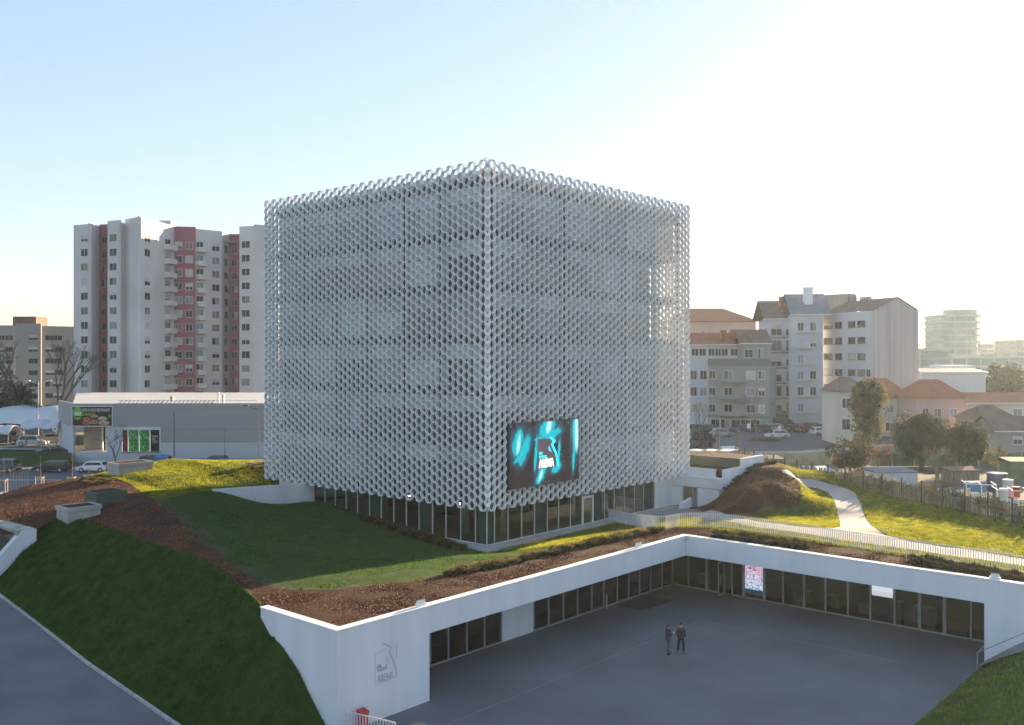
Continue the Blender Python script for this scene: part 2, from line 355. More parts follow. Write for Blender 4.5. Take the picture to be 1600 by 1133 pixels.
def clip_region(U, V, Z, quads, sd, keep=1):
    tris = np.concatenate([quads[:, [0, 1, 2]], quads[:, [0, 2, 3]]]); s = sd*keep; verts = [(a, b, c) for a, b, c in zip(U, V, Z)]
    m = s[tris]; allin = (m > 0).all(1); cut = (m > 0).any(1) & ~allin; faces = [tuple(t) for t in tris[allin]]; cache = {}
    def mid(i, j):
        k = (min(i, j), max(i, j))
        if k not in cache:
            t = s[i]/(s[i]-s[j]); verts.append(tuple(verts[i][q]*(1-t)+verts[j][q]*t for q in range(3))); cache[k] = len(verts)-1
        return cache[k]
    for t in tris[cut]:
        o = []
        for a, b in ((0, 1), (1, 2), (2, 0)):
            i, j = int(t[a]), int(t[b])
            if s[i] > 0: o.append(i)
            if (s[i] > 0) != (s[j] > 0): o.append(mid(i, j))
        if len(o) >= 3: faces.append(tuple(o))
    return verts, faces
def add_surface(name, verts, faces, m, kind='structure', dz=0):
    used = sorted({i for f in faces for i in f}); mp = {a: k for k, a in enumerate(used)}
    me = bpy.data.meshes.new(name); me.from_pydata([(verts[i][0], verts[i][1], verts[i][2]+dz) for i in used], [], [tuple(mp[i] for i in f) for f in faces])
    me.materials.append(M[m]); me.polygons.foreach_set('use_smooth', [True]*len(me.polygons)); me.update()
    o = bpy.data.objects.new(name, me); C.objects.link(o)
    if kind: o['kind'] = kind
    return o
st = .5
gu = np.arange(-60, 72, st); gv = np.arange(-58, 75, st); gv = np.sort(np.r_[gv[np.abs(gv-23) > .3], 22.76, 22.95]); U, V = np.meshgrid(gu, gv); U = U.ravel(); V = V.ravel(); nu = len(gu); nv = len(gv)
# snap a grid row exactly to the retaining wall so the step is clean
idx = np.arange(nu*nv).reshape(nv, nu); quads = np.stack([idx[:-1, :-1], idx[:-1, 1:], idx[1:, 1:], idx[1:, :-1]], -1).reshape(-1, 4)
sdR = sdpoly(U, V, roof_poly); near = sdR > -1.2
Z = np.zeros_like(U); Z[near] = h(U[near], V[near]) + (vnoise(U[near]*.8, V[near]*.8, 3)-.5)*.10
wob = (vnoise(U*.9, V*.9, 1)-.5)*.5 + (vnoise(U*2.2, V*2.2, 2)-.5)*.2
sdM = np.maximum(sdpoly(U, V, mulchA), sdpoly(U, V, mulchB)+0) + wob*.6
sdP = sdpoly(U, V, path_poly)
bld = [(1.0, 1.0), (27.6, 1.0), (27.6, -3.9), (38.2, -3.9), (38.2, 12), (29, 29), (1, 29)]
sdB = -sdpoly(U, V, bld)
quads = quads[near[quads].all(1)]
def region(name, sd, m, dz=0): 
    v_, f_ = clip_region(U, V, Z, quads, sd); return add_surface(name, v_, f_, m, dz=dz)
sdE = np.minimum(sdpoly(U, V, mulchA)+.95+wob*1.4, 9-U-.0*V)
region('lawn', np.minimum.reduce([sdR, -sdM, -sdP, sdB, -sdE]), 'lawn_mat')
region('dry_lawn_edge', np.minimum.reduce([sdR, -sdM, -sdP, sdB, sdE]), 'dry_grass')
region('mulch_bed', np.minimum.reduce([sdR, sdM, -sdP, sdB]), 'mulch_mat')
region('path', np.minimum.reduce([sdR, sdP]), 'path_concrete', .02)
# worn dry edge of the dark lawn: a thin strip lying on the grass
def strip_on(name, pts, wd, m, dz=.006, wig=.25):
    mb = []; fa = []; L = [np.array(p) for p in pts]
    for i, p in enumerate(L):
        a = L[max(0, i-1)]; b = L[min(len(L)-1, i+1)]; d = (b-a)/max(1e-6, np.linalg.norm(b-a)); nn = np.array([-d[1], d[0]])
        ww = wd*(1+wig*math.sin(i*1.7)); 
        for k in range(4):
            q = p+nn*(k/3*ww-.05); mb.append((q[0], q[1], hz(q[0], q[1])+dz+.035))
    for i in range(len(L)-1):
        for k in range(3): fa.append((i*4+k, i*4+k+1, i*4+k+5, i*4+k+4))
    return add_surface(name, mb, fa, m)
# embankment between the mound's crest and the road
toe_px = [(512,1137,.15),(440,1165,.05),(350,1155,0),(270,1133,0),(205,1086,.35),(140,1036,.75),(66,979,1.15),(0,930,1.5),(0,893,2.0)]
toe = [P(*q) for q in toe_px]; toe[0] = (WEND+.15, toe[0][1], .15)
def resample(pts, n):
    p = np.array(pts, float); L = np.r_[0, np.cumsum(np.linalg.norm(np.diff(p, axis=0), axis=1))]; t = np.linspace(0, L[-1], n)
    return np.c_[[np.interp(t, L, p[:, k]) for k in range(3)]].T
def param(pts, per=10):
    p = np.array(pts, float); out = []
    for i in range(len(p)-1):
        for k in range(per): out.append(p[i]*(1-k/per)+p[i+1]*k/per)
    out.append(p[-1]); return np.array(out)
cr = param(crest, 12); to = param(toe, 12)
def relax(a, k=4):
    b = a.copy()
    for _ in range(k): b[1:-1] = (b[:-2]+b[1:-1]*2+b[2:])/4
    return b
cr2 = relax(cr, 3); to2 = relax(to, 6); nr = 16; vs = []; fs = []
for j in range(nr+1):
    t = j/nr
    for i in range(len(cr2)):
        p = cr2[i]*(1-t)+to2[i]*t; bul = math.sin(math.pi*t)*.28
        nzv = float(vnoise(np.array([p[0]*.7]), np.array([p[1]*.7+p[2]]), 5)[0]-.5)*.16*math.sin(math.pi*t)
        p = p+np.array([0, 0, bul+nzv])
        if j == 0: p[2] = max(p[2], hz(p[0], p[1]))+.03
        vs.append(tuple(p))
for j in range(nr):
    for i in range(len(cr2)-1): a = j*len(cr2)+i; fs.append((a, a+1, a+1+len(cr2), a+len(cr2)))
add_surface('grass_embankment', vs, fs, 'bank_mat')
# road at the foot of the embankment with its kerb
kerbline = to2[30:85]
mbk = MB('kerb'); mbr = []; fr_ = []
for i, p in enumerate(kerbline):
    a = kerbline[max(0, i-1)]; b = kerbline[min(len(kerbline)-1, i+1)]; d = (b-a)[:2]; d /= np.linalg.norm(d); nn = np.array([d[1], -d[0]])
    if nn[0] > 0 and False: nn = -nn
    for k in range(9):
        q = p[:2]-nn*(k*1.1-.3); q = p[:2]+(-nn)*(k*1.1-.3)
        mbr.append((q[0], q[1], p[2]-.06))
for i in range(len(kerbline)-1):
    for k in range(8): a = i*9+k; fr_.append((a, a+1, a+10, a+9))
ROADV, ROADF = mbr, fr_
# ---------------------------------------------------------------- road, plaza, ground sheet
def roadz(v): return float(np.interp(v, [-30, -8, 3.6, 20, 30, 45], [0, 0, .75, 1.5, 1.95, 2.1]))
kl = [(-28.7, -14), (-28.5, -6.1), (-28.2, 3.6), (-27.4, 12), (-26.8, 19.8), (-26.6, 30), (-28, 45)]
kv = np.arange(-14, 46, 1.0); ku = np.interp(kv, [k[1] for k in kl], [k[0] for k in kl])
vs = []; fs = []
for i, (a, b) in enumerate(zip(ku, kv)):
    for k in range(9): vs.append((a-.1-k*.82, b, roadz(b)-.02-.0*k))
for i in range(len(kv)-1):
    for k in range(8): q = i*9+k; fs.append((q, q+9, q+10, q+1))
add_surface('road', vs, fs, 'asphalt_road')
mb = MB('kerb')
for i in range(len(kv)-1):
    a, b = (ku[i], kv[i]), (ku[i+1], kv[i+1]); za, zb = roadz(a[1]), roadz(b[1])
    if i % 1 == 0:
        g = .03
        mb.prism([(a[0]-.09, a[1]+g), (a[0]+.06, a[1]+g), (b[0]+.06, b[1]-g), (b[0]-.09, b[1]-g)], [za-.3, za-.3, zb-.3, zb-.3], [za+.10, za+.10, zb+.10, zb+.10])
tag(mb.build('kerb'), kind='structure')
mb = MB('paving')
mb.poly([(-60, -12.2, 0), (-60, -60, 0), (-4, -60, 0), (-1, -46, 0), (-1, -32.6, 0), (12, -32.6, 0), (12, -8, 0), (-24, -8, 0), (-24, -12.2, 0)])
tag(mb.build('plaza'), kind='structure')
mb = MB('slab_grey'); mb.box(-24, WV-2.9, .002, WU-3.0, WV-2.86, .006); mb.box(WU-3.0, -32.4, .002, WU-2.96, WV-2.9, .006); tag(mb.build('drain_channel'), kind='structure')
def gfun(u, v):
    X = u*ca-v*sa-1.81; Y = 70+u*sa+v*ca
    s1 = np.clip((Y-97)/9, 0, 1); s1 = s1*s1*(3-2*s1); r = np.clip((X-0)/25, 0, 1)
    far = 1.95+1.35*r
    rz = np.interp(v, [-30, -8, 3.6, 20, 30, 45], [0, 0, .75, 1.5, 1.9, 2.0])-.12
    base = np.where(u < -20, rz, -.15); base = np.where(v < -14, -.15, base)
    g = base*(1-s1)+far*s1
    d = (u-30.2)*.863+(v+29.2)*-.505; s2 = np.clip((d+2)/3, 0, 1)
    return np.maximum(g, -.15+s2*3.4)
ax = np.r_[-3200, -2200, -1500, -1000, -700, -500, -380, np.arange(-300, 301, 5), 380, 500, 700, 1000, 1500, 2200, 3200]
AX, AY = np.meshgrid(ax, ax); GZ = gfun(AX.ravel(), AY.ravel())-.03; nx = len(ax)
idx = np.arange(nx*nx).reshape(nx, nx); q = np.stack([idx[:-1, :-1], idx[:-1, 1:], idx[1:, 1:], idx[1:, :-1]], -1).reshape(-1, 4)
add_surface('ground', list(zip(AX.ravel().tolist(), AY.ravel().tolist(), GZ.tolist())), [tuple(int(k) for k in f) for f in q], 'ground_mat')
def gz(u, v): return float(gfun(np.array([float(u)]), np.array([float(v)]))[0])
# right slope of grass beside the plaza with a gravel edge under the wall
T_ = [(6.6, -32.45, 0), (3.4, -32.5, 0), (-.2, -32.5, 0), (-5.1, -32.5, 0), (-11, -32.6, 0), (-18, -33, 0)]
U_ = [(6.7, -37.5, 2.9), (2.6, -39, 2.9), (-2, -40, 3.0), (-7, -41, 3.1), (-13, -42, 3.1), (-20, -43, 3.0)]
W_ = [(6.7, -60, 4.0), (2, -60, 3.8), (-3, -60, 3.6), (-8, -60, 3.5), (-14, -60, 3.3), (-22, -60, 3.2)]
def ruled(name, rows, m, nu=20, nv=14, bul=.0, ns=.08, part=(0, 1), dz=0):
    R0 = [resample(r, nu) for r in rows]; vs = []; fs = []; m_ = len(rows)-1
    for j in range(nv*m_+1):
        k = min(j//nv, m_-1); t = j/nv-k; A, B = R0[k], R0[k+1]
        for i in range(nu):
            p = A[i]*(1-t)+B[i]*t; e = 0 if j == 0 else 1
            z = p[2]+e*(float(vnoise(np.array([p[0]*.6]), np.array([p[1]*.6]), 9)[0])-.5)*ns
            if k == 0: z += bul*math.sin(math.pi*t)
            vs.append((p[0], p[1], z+dz))
    for j in range(nv*m_):
        for i in range(nu-1): a = j*nu+i; fs.append((a, a+1, a+1+nu, a+nu))
    return add_surface(name, vs, fs, m)
ruled('grass_slope', [T_, U_, W_], 'bank_mat', bul=.25)
ruled('gravel_strip', [[(6.71, -32.4, .02), (5.1, -32.4, .02)], [(6.71, -35, 1.9), (5.3, -35.3, 1.75)], [(6.71, -37.5, 3.1), (5.5, -38, 3.05)], [(6.71, -60, 4.1), (5.5, -60, 4.0)]], 'gravel_mat', nu=6, bul=.1, dz=.06)

# ---------------------------------------------------------------- the white entrance building round the plaza
GV = -9.1; GU = 11.1; TOPZ = 4.8; EZ = 3.44
ent = thing('entrance_building', 'low white L-shaped building with dark glazing wrapping the grey plaza', 'building', (WU, WV, 0))
def local(mb, parent, name, **k):
    o = mb.build(name, **k); o.parent = parent; o.matrix_parent_inverse = Matrix.Translation(-parent.location); return o
def W(name, mb, **k): return local(mb, ent, name, **k)
UO = u_at(671, WV); VE = v_at(1538, WU)
mb = MB('white_render')
mb.box(WEND, WV, -.3, UO, WV+.4, TOPZ); mb.box(UO, WV, EZ, WU+.4, WV+.4, TOPZ)          # left wing front
qv = crest[0][1]-.05; mb2 = MB('white_render'); pts_ = [(WV+.4, -.3), (WV+1.2, -.3), (qv, 4.35), (qv, TOPZ), (WV+.4, TOPZ)]; lo = [mb2.pt((WEND, a, b)) for a, b in pts_]; hi = [mb2.pt((WEND+.4, a, b)) for a, b in pts_]; mb2.f = [lo[::-1], hi]+[[lo[k], lo[(k+1) % 5], hi[(k+1) % 5], hi[k]] for k in range(5)]; mb2.m = [0]*7; W('end_wall', mb2)                                   # left wing end
mb.box(WU, -56, -.3, WU+.4, VE, TOPZ); mb.box(WU, VE, EZ, WU+.4, WV, TOPZ)               # right wing front
mb.box(UO-.4, WV+.4, -.1, UO, GV+.1, EZ); mb.box(WU+.4, VE-.4, -.1, GU+.2, VE, EZ)
W('wall', mb)
mb = MB('white_cap'); c = .03
mb.box(WEND-c, WV-c, TOPZ, WU+.4, WV+.46, TOPZ+.06); mb.box(WEND-c, WV+.46, TOPZ, WEND+.46, crest[0][1], TOPZ+.06); mb.box(WU-c, -56, TOPZ, WU+.46, WV-c, TOPZ+.06)
W('parapet_cap', mb)
mb = MB('white_render'); mb.prism([(UO, WV+.4), (WU, WV+.4), (WU+.4, WV+.4), (WU+.4, VE), (GU+.3, VE), (GU+.3, GV+.3), (UO, GV+.3)], EZ, EZ+.2); W('soffit', mb)
mb = MB('dark_metal'); mb.box(UO-.1, GV+2.5, 0, GU+3, GV+2.6, EZ); mb.box(GU+2.5, VE-1, 0, GU+2.6, GV+2.5, EZ); W('interior_wall', mb)
mb = MB('glass_brown'); mb.box(UO+.2, GV+.4, .0, GU+2.4, GV+2.4, .03); mb.box(GU+.4, VE, .0, GU+2.4, GV+.4, .03); W('interior_floor', mb)
ri = random.Random(4)
for k in range(10):
    y = GV-2-k*2.1; mb = MB('wood' if k % 2 else 'panel_brown'); mb.box(GU+1.4, y, .031, GU+2.1, y+ri.uniform(.5, 1.5), ri.uniform(.7, 1.2)); W('interior_furniture', mb)
for k in range(4): y = GV-1.5-k*5.2; mb = MB('lamp_warm'); mb.box(GU+2.2, y, 2.2, GU+2.3, y+.35, 2.3); W('interior_lamp', mb)
# left wing glazing (plane y = GV)
pxl = [671.5, 700, 729, 756.5, 783]; pxr = [833.5, 857, 880, 902, 924, 943, 964, 982, 999, 1016, 1034, 1049.5]
seg = [(u_at(a, GV), u_at(b, GV)) for a, b in zip(pxl[:-1], pxl[1:])] + [(u_at(a, GV), u_at(b, GV)) for a, b in zip(pxr[:-1], pxr[1:])]
seg[-1] = (seg[-1][0], GU)
for a, b in seg:
    mb = MB('clear_glass'); mb.box(a+.05, GV, .1, b-.05, GV+.05, EZ-.02); W('window_pane', mb)
mb = MB('frame_alu')
for a, b in seg: mb.box(a-.05, GV-.06, .09, a+.045, GV+.10, EZ-.01)
mb.box(seg[3][1]-.05, GV-.06, .09, seg[3][1]+.04, GV+.10, EZ-.01)
mb.box(UO, GV-.08, 0, seg[3][1], GV+.12, .085); mb.box(seg[4][0], GV-.08, 0, GU, GV+.12, .085); W('window_frame', mb)
mb = MB('white_render'); mb.box(seg[3][1]+.05, GV-.03, 0, seg[4][0]-.055, GV+.2, EZ-.005); W('wall_panel', mb)
# right wing glazing (plane x = GU)
pr = [1049.5, 1075.8, 1104, 1131, 1144, 1162, 1194.5, 1223.7, 1256.5, 1290, 1325, 1360, 1398, 1437, 1476, 1517.5]
vv = [v_at(p, GU) for p in pr]; vv[0] = GV; vv.append(VE)
for k, (a, b) in enumerate(zip(vv[:-1], vv[1:])):
    if k == 3: continue
    mb = MB('clear_glass'); mb.box(GU, b+.05, .1, GU+.05, a-.05, EZ-.02); W('window_pane', mb)
mb = MB('frame_alu')
for k, a in enumerate(vv[:-1]):
    wd = .09 if k in (2, 5, 6, 13, 14) else .05
    mb.box(GU-.06, a-wd, .09, GU+.10, a+wd, EZ-.01)
mb.box(GU-.08, vv[3]+.09, 0, GU+.12, GV-.15, .085); mb.box(GU-.08, VE, 0, GU+.12, vv[4]-.09, .085); W('window_frame', mb)
d = thing('glass_door', None, None, (0, 0, 0)); d.parent = ent; d.matrix_parent_inverse = Matrix.Translation(-ent.location)
d.name = 'door'
mb = MB('frame_alu'); y0 = vv[3]-.12; mb.box(GU-1.0, y0, .03, GU-.92, y0+.06, 2.5); mb.box(GU-.12, y0, .03, GU-.06, y0+.06, 2.5); mb.box(GU-.92, y0, .03, GU-.12, y0+.06, .12); mb.box(GU-.92, y0, 2.42, GU-.12, y0+.06, 2.5); mb.build('door_frame', d)
mb = MB('clear_glass'); mb.box(GU-.92, y0+.02, .12, GU-.12, y0+.04, 2.42); mb.build('door_glass', d)
mb = MB('rim'); mb.tube((GU-.84, y0-.05, .9), (GU-.84, y0-.05, 1.5), .02); mb.build('door_handle', d)
# lit poster screen with pink and blue bands in the glazing
def led(s, t):
    n = vnoise(s*14, t*60, 4); n2 = vnoise(s*30, t*80, 8); k = np.clip(t*1.3-.15, 0, 1)[:, None]
    c = np.array([.35, .55, .75])*(1-k)+np.array([.75, .28, .42])*k; c = c*(.25+.9*n[:, None])+(n2[:, None] > .72)*.35
    c[(n < .22)] *= .15; c[t < .12] = (.01, .03, .05); return c*.9
pn = picture('advertising_screen', ent, (GU-.02, vv[5]-.12, .35), (0, vv[6]-vv[5]+.24, 0), (0, 0, EZ-.45), 40, 90, led, 'screen_pic'); pn.matrix_parent_inverse = Matrix.Translation(-ent.location)
def disp(s, t):
    c = np.zeros((len(s), 3))+(.55, .62, .68); c[t > .6] = (.30, .55, .36); n = vnoise(s*9, t*7, 3)
    c[(t > .45) & (n > .55)] = (.75, .8, .8); c[(t > .42) & (t < .56) & (s < .9-t*.6)] = (.08, .10, .14); c = c*1.3; c[t < .2] = (.62, .66, .72); return c*.6
pn = picture('window_display', ent, (GU-.02, vv[11]-.1, 1.75), (0, vv[12]-vv[11]+.2, 0), (0, 0, EZ-1.8), 40, 40, disp, 'screen_pic'); pn.matrix_parent_inverse = Matrix.Translation(-ent.location)
# engraved emblem on the white wall
RF = lambda x, y, z: Matrix(((1, 0, 0, x), (0, 0, -1, y), (0, 1, 0, z), (0, 0, 0, 1)))   # lettering on a wall that faces -y
mat('relief', (.50, .52, .56), .8, 0, .05)
em = MB('relief'); ex = u_at(586, WV); ew = u_at(621, WV)-ex
ez0 = zat(1072, depth(ex, WV)); eh = 1.9
def stroke(mb, pts, wd, y):
    for a, b in zip(pts[:-1], pts[1:]):
        y -= .0012; a = Vector((a[0], 0, a[1])); b = Vector((b[0], 0, b[1])); d = (b-a).normalized(); n = Vector((-d.z, 0, d.x))*wd/2; e = d*wd*.4
        mb.poly([(*(a-n-e).xz[:1], y, (a-n-e).z), ((b-n+e).x, y, (b-n+e).z), ((b+n+e).x, y, (b+n+e).z), ((a+n-e).x, y, (a+n-e).z)])
def EP(s, t): return (ex+ew*s, ez0+eh*t)
yw = WV-.012
stroke(em, [EP(0, .0), EP(0, .8), EP(.40, .84)], .03, yw); stroke(em, [EP(0, 0), EP(.98, .06)], .03, yw)
stroke(em, [EP(.36, 1.02), EP(.72, .86), EP(.62, .76), EP(.80, .52), EP(.92, .28), EP(.96, .07)], .075, yw)
stroke(em, [EP(.95, .9), EP(.95, .55)], .05, yw); stroke(em, [EP(.1, .36), EP(.1, .5), EP(.24, .5), EP(.24, .38), EP(.5, .42)], .06, yw)
stroke(em, [EP(.5, .42), EP(.5, .66), EP(.62, .44)], .03, yw)
local(em, ent, 'wall_emblem')
o = text_mb('ARENA', .5, 'relief', RF(ex+ew*.10, yw-.012, ez0+eh*.06), 'wall_lettering', ent, .004, sx=.62, bold=.008); o.matrix_parent_inverse = Matrix.Translation(-ent.location)
o = text_mb('LIGA\nPORTUGAL', .16, 'relief', RF(ex+ew*.12, yw-.012, ez0+eh*.42), 'wall_lettering', ent, .004, sx=.7, bold=.004); o.matrix_parent_inverse = Matrix.Translation(-ent.location)

# ---------------------------------------------------------------- the honeycomb cube
cube = thing('office_building', 'tall cube office building wrapped in a silvery hexagonal honeycomb screen', 'building', (0, 0, 0))
s_ = .39; ap = 1.5*s_; NC = 50; L = NC*ap; ph = math.sqrt(3)*s_; ZT = 32.3; IN = 1.25
SX0, SX1, SZ0, SZ1 = 2.22, 10.95, 7.35, 12.42
def pm(p, dep):
    p = p % (4*L)
    k = int(p//L); q = p-k*L
    if k == 0: return (q, dep)
    if k == 1: return (L-dep, q)
    if k == 2: return (L-q, L-dep)
    return (dep, L-q)
def honeycomb(name, p0, p1, skip=None):
    edges = {}
    k0, k1 = p0, p1
    for k in range(k0, k1+1):
        odd = k % 2
        for j in range(39 if odd else 38):
            zc = ZT-ph/2-j*ph-(0 if odd else ph/2); pc = k*ap
            if skip and skip(pc, zc): continue
            vt = [(pc+s_, zc), (pc+s_/2, zc+ph/2), (pc-s_/2, zc+ph/2), (pc-s_, zc), (pc-s_/2, zc-ph/2), (pc+s_/2, zc-ph/2)]
            for a in range(6):
                A, B = vt[a], vt[(a+1) % 6]; NW = round(4*L/(s_/2)); ky = tuple(sorted(((round(A[0]/(s_/2)) % NW, round((A[1]-ZT)/(ph/2))), (round(B[0]/(s_/2)) % NW, round((B[1]-ZT)/(ph/2))))))
                edges[ky] = (A, B)
    mb = MB('alu'); th = .030
    for A, B in edges.values():
        dx = B[0]-A[0]; dz = B[1]-A[1]; l = math.hypot(dx, dz); nx_, nz_ = -dz/l*th, dx/l*th
        cs = [(A[0]-nx_, A[1]-nz_), (B[0]-nx_, B[1]-nz_), (B[0]+nx_, B[1]+nz_), (A[0]+nx_, A[1]+nz_)]
        i = []
        for dep in (0, .29):
            for c_ in cs:
                x, y = pm(c_[0], dep); i.append(mb.pt((x, y, c_[1])))
        # a corner column lies across two faces: its flat edge becomes the chamfer
        for q in ((0, 1, 2, 3), (7, 6, 5, 4), (0, 4, 5, 1), (1, 5, 6, 2), (2, 6, 7, 3), (3, 7, 4, 0)):
            mb.f.append([i[t] for t in q]); mb.m.append(0)
    return mb.build(name, cube)
honeycomb('honeycomb_screen', 0, 4*NC-1, lambda p, z: SX0+.1 < p < SX1-.1 and SZ0+.1 < z < SZ1-.1)
zl = [31.15-4.06*k for k in range(7)]
mb = MB('dark_metal'); VX, VY = 21.0, 9.5      # open terraces in the back right corner on two storeys
a0, a1 = IN+.12, L-IN-.12
for k, z in enumerate(zl):
    if k == 6: mb.box(a0-.12, a0-.12, 6.05, a1+.12, a1+.12, z+.2)
    else: mb.box(a0-.2, a0-.2, z-.42, a1+.2, a1+.2, z+.26)
W_c = mb.build('floor_slab', cube)
mb = MB('frosted_grey'); mb.box(IN, IN, zl[0]+.15, L-IN, L-IN, ZT-.42); mb.build('roof_parapet', cube)
mb = MB('post_metal')
for z in zl[:6]:      # maintenance walkways behind the screen
    for (x0, y0, x1, y1) in ((.55, .55, L-.55, .62), (.55, .62, .62, L-.55), (L-.62, .62, L-.55, L-.55), (.62, L-.62, L-.62, L-.55)):
        mb.box(x0, y0, z-.16, x1, y1, z+.06)
    for t in np.arange(2.4, L-1, 2.23):
        mb.box(t, .62, z-.06, t+.12, IN+.1, z+.02); mb.box(.62, t, z-.06, IN+.1, t+.12, z+.02); mb.box(L-IN-.1, t, z-.06, L-.62, t+.12, z+.02)
mb.build('walkway', cube)
mb = MB('post_metal'); bays = [IN+k*(L-2*IN)/6 for k in range(7)]
for b in bays:
    mb.box(b-.09, .62, 6.3, b+.09, .82, ZT-.5); mb.box(.62, b-.09, 6.3, .82, b+.09, ZT-.5); mb.box(L-.82, b-.09, 6.3, L-.62, b+.09, ZT-.5)
mb.build('support_post', cube)
# curtain wall bays behind the screen, each bay of each storey a part
kinds = ['frosted', 'frosted_blue', 'frosted_grey', 'panel_brown', 'panel_dark', 'panel_pink']
rb = random.Random(11); back = MB('frosted_grey')
for k in range(6):
    z1 = zl[k]-.43; z0 = zl[k+1]+.27
    for f in range(4):
        for b in range(6):
            x0, x1 = bays[b]+.02, bays[b+1]-.02
            void = k in (1, 2) and ((f == 0 and x0 > VX-1) or (f == 1 and x0 < VY))
            if void: continue
            mb = MB('frame_alu') if f in (0, 3) else back
            r = rb.random()
            if k == 0: body = 'frosted_blue' if b in (2, 1) and f in (3, 0) else ('frosted_grey' if r < .6 else 'frosted')
            elif k <= 2: body = 'frosted' if r < .22 else ('frosted_grey' if r < .5 else ('panel_brown' if r < .68 else ('panel_dark' if r < .9 else 'panel_pink')))
            else: body = 'frosted' if r < .10 else ('frosted_grey' if r < .34 else ('panel_dark' if r < .72 else ('panel_brown' if r < .92 else 'panel_pink')))
            head = 'frosted' if rb.random() < .75 else 'frosted_grey'; zh = z1-1.25
            for q in range(3):
                xa = x0+(x1-x0)*q/3+.03; xb = x0+(x1-x0)*(q+1)/3-.03; bd = body if rb.random() < .93 else rb.choice(kinds[1:4])
                for (za, zb, mm_) in ((z0, zh-.04, bd), (zh+.04, z1, head)):
                    if f == 0: mb.box(xa, IN, za, xb, IN+.08, zb, mm_)
                    elif f == 3: mb.box(IN, xa, za, IN+.08, xb, zb, mm_)
                    elif f == 1: mb.box(L-IN-.08, xa, za, L-IN, xb, zb, mm_)
                    else: mb.box(xa, L-IN-.08, za, xb, L-IN, zb, mm_)
            if f in (0, 3):
                if f == 0: mb.box(x0, IN+.09, z0, x1, IN+.14, z1, 'dark_metal')
                else: mb.box(IN+.09, x0, z0, IN+.14, x1, z1, 'dark_metal')
                mb.build('glazing_bay', cube)
back.build('rear_glazing', cube)
mb = MB('frosted_grey')
for k in (1, 2):
    z1 = zl[k]-.30; z0 = zl[k+1]+.14; mb.box(bays[5]-.2, IN+.2, z0, bays[5]-.1, VY+1.2, z1); mb.box(bays[5]-.1, bays[2]+.1, z0, L-IN-.2, bays[2]+.2, z1)
mb.build('terrace_wall', cube)
# the big video screen on the right face
scr = MB('dark_metal'); scr.box(SX0, -.16, SZ0, SX1, .30, SZ1); scr = scr.build('video_screen', cube)
def screen(s, t):
    d = 1-t; c = np.zeros((len(s), 3))+(.022, .017, .021); cy = np.array([.0, .40, .50]); wh = np.array([.50, .80, .88]); bl = np.array([0, .10, .17])
    n = vnoise((s-d*.35)*60, (s*.5+d)*9, 2)*.6+vnoise((s-d*.3)*25, d*6, 5)*.4
    def blob(cx, cyy, rx, ry, sh=0, pw=1.0):
        x = (s-cx+sh*(d-cyy))/rx; y = (d-cyy)/ry; return np.clip(1.35-(x*x+y*y), 0, 1)**pw
    g = np.zeros(len(s)); hcore = np.zeros(len(s)); gl = np.zeros(len(s))
    for a in ((.11, .30, .07, .22, .12), (.20, .42, .06, .24, .25), (.15, .52, .05, .10, .9), (.53, .10, .11, .17, .25), (.60, .22, .10, .10, .7), (.44, .83, .055, .17, .32), (.66, .76, .06, .09, .35), (.955, .22, .055, .36, 0), (.93, .56, .02, .3, .05), (.40, .27, .06, .03, .9), (.36, .5, .02, .3, .05), (.70, .5, .02, .2, .05)):
        b = blob(*a); g = np.maximum(g, b); gl = np.maximum(gl, blob(a[0], a[1], a[2]*1.7, a[3]*1.35, a[4]))
    for a in ((.97, .22, .03, .34, 0), (.55, .08, .04, .12, .2), (.12, .32, .025, .16, .1), (.43, .86, .02, .10, .3)): hcore = np.maximum(hcore, blob(*a))
    g = np.clip(g*1.6-.85+n*1.25*(g > .05), 0, 1)*(g > .02); gl = gl*(.35+.65*n)
    c += gl[:, None]*bl; c = c*(1-g[:, None])+cy*g[:, None]; hc = np.clip(hcore*(.4+.8*n), 0, 1)[:, None]; c = c*(1-hc)+wh*hc
    st_ = (vnoise(s*90, d*60, 12) > .93) & (vnoise(s*4, d*3, 13) > .45); c[st_] = (.05, .40, .50); return c
pn = picture('screen_image', scr, (SX0+.06, -.17, SZ0+.06), (SX1-SX0-.12, 0, 0), (0, 0, SZ1-SZ0-.12), 300, 180, screen, 'screen_pic')
def SP(s, d): return (SX0+(SX1-SX0)*s, SZ1-(SZ1-SZ0)*d)
def flat(name, pts, m, y):
    mb = MB(m); mb.poly([(SP(*p)[0], y, SP(*p)[1]) for p in pts]); return mb.build(name, scr)
m_, t_, p_ = nmat('ink_dark'); p_.inputs['Base Color'].default_value = (.01, .01, .012, 1); p_.inputs['Emission Color'].default_value = (.022, .018, .024, 1); p_.inputs['Emission Strength'].default_value = 1
m_, t_, p_ = nmat('ink_cyan'); p_.inputs['Base Color'].default_value = (.01, .01, .01, 1); p_.inputs['Emission Color'].default_value = (.0, .48, .54, 1); p_.inputs['Emission Strength'].default_value = 1
m_, t_, p_ = nmat('ink_white'); p_.inputs['Base Color'].default_value = (.01, .01, .01, 1); p_.inputs['Emission Color'].default_value = (.95, .9, .92, 1); p_.inputs['Emission Strength'].default_value = .9
flat('emblem', [(.385, .27), (.56, .285), (.615, .335), (.56, .375), (.62, .50), (.655, .64), (.66, .745), (.385, .745)][::-1], 'ink_dark', -.180)
flat('emblem', [(.64, .285), (.66, .30), (.66, .37), (.635, .36)][::-1], 'ink_dark', -.180)
flat('emblem', [(.545, .40), (.585, .50), (.545, .465)][::-1], 'ink_cyan', -.184)
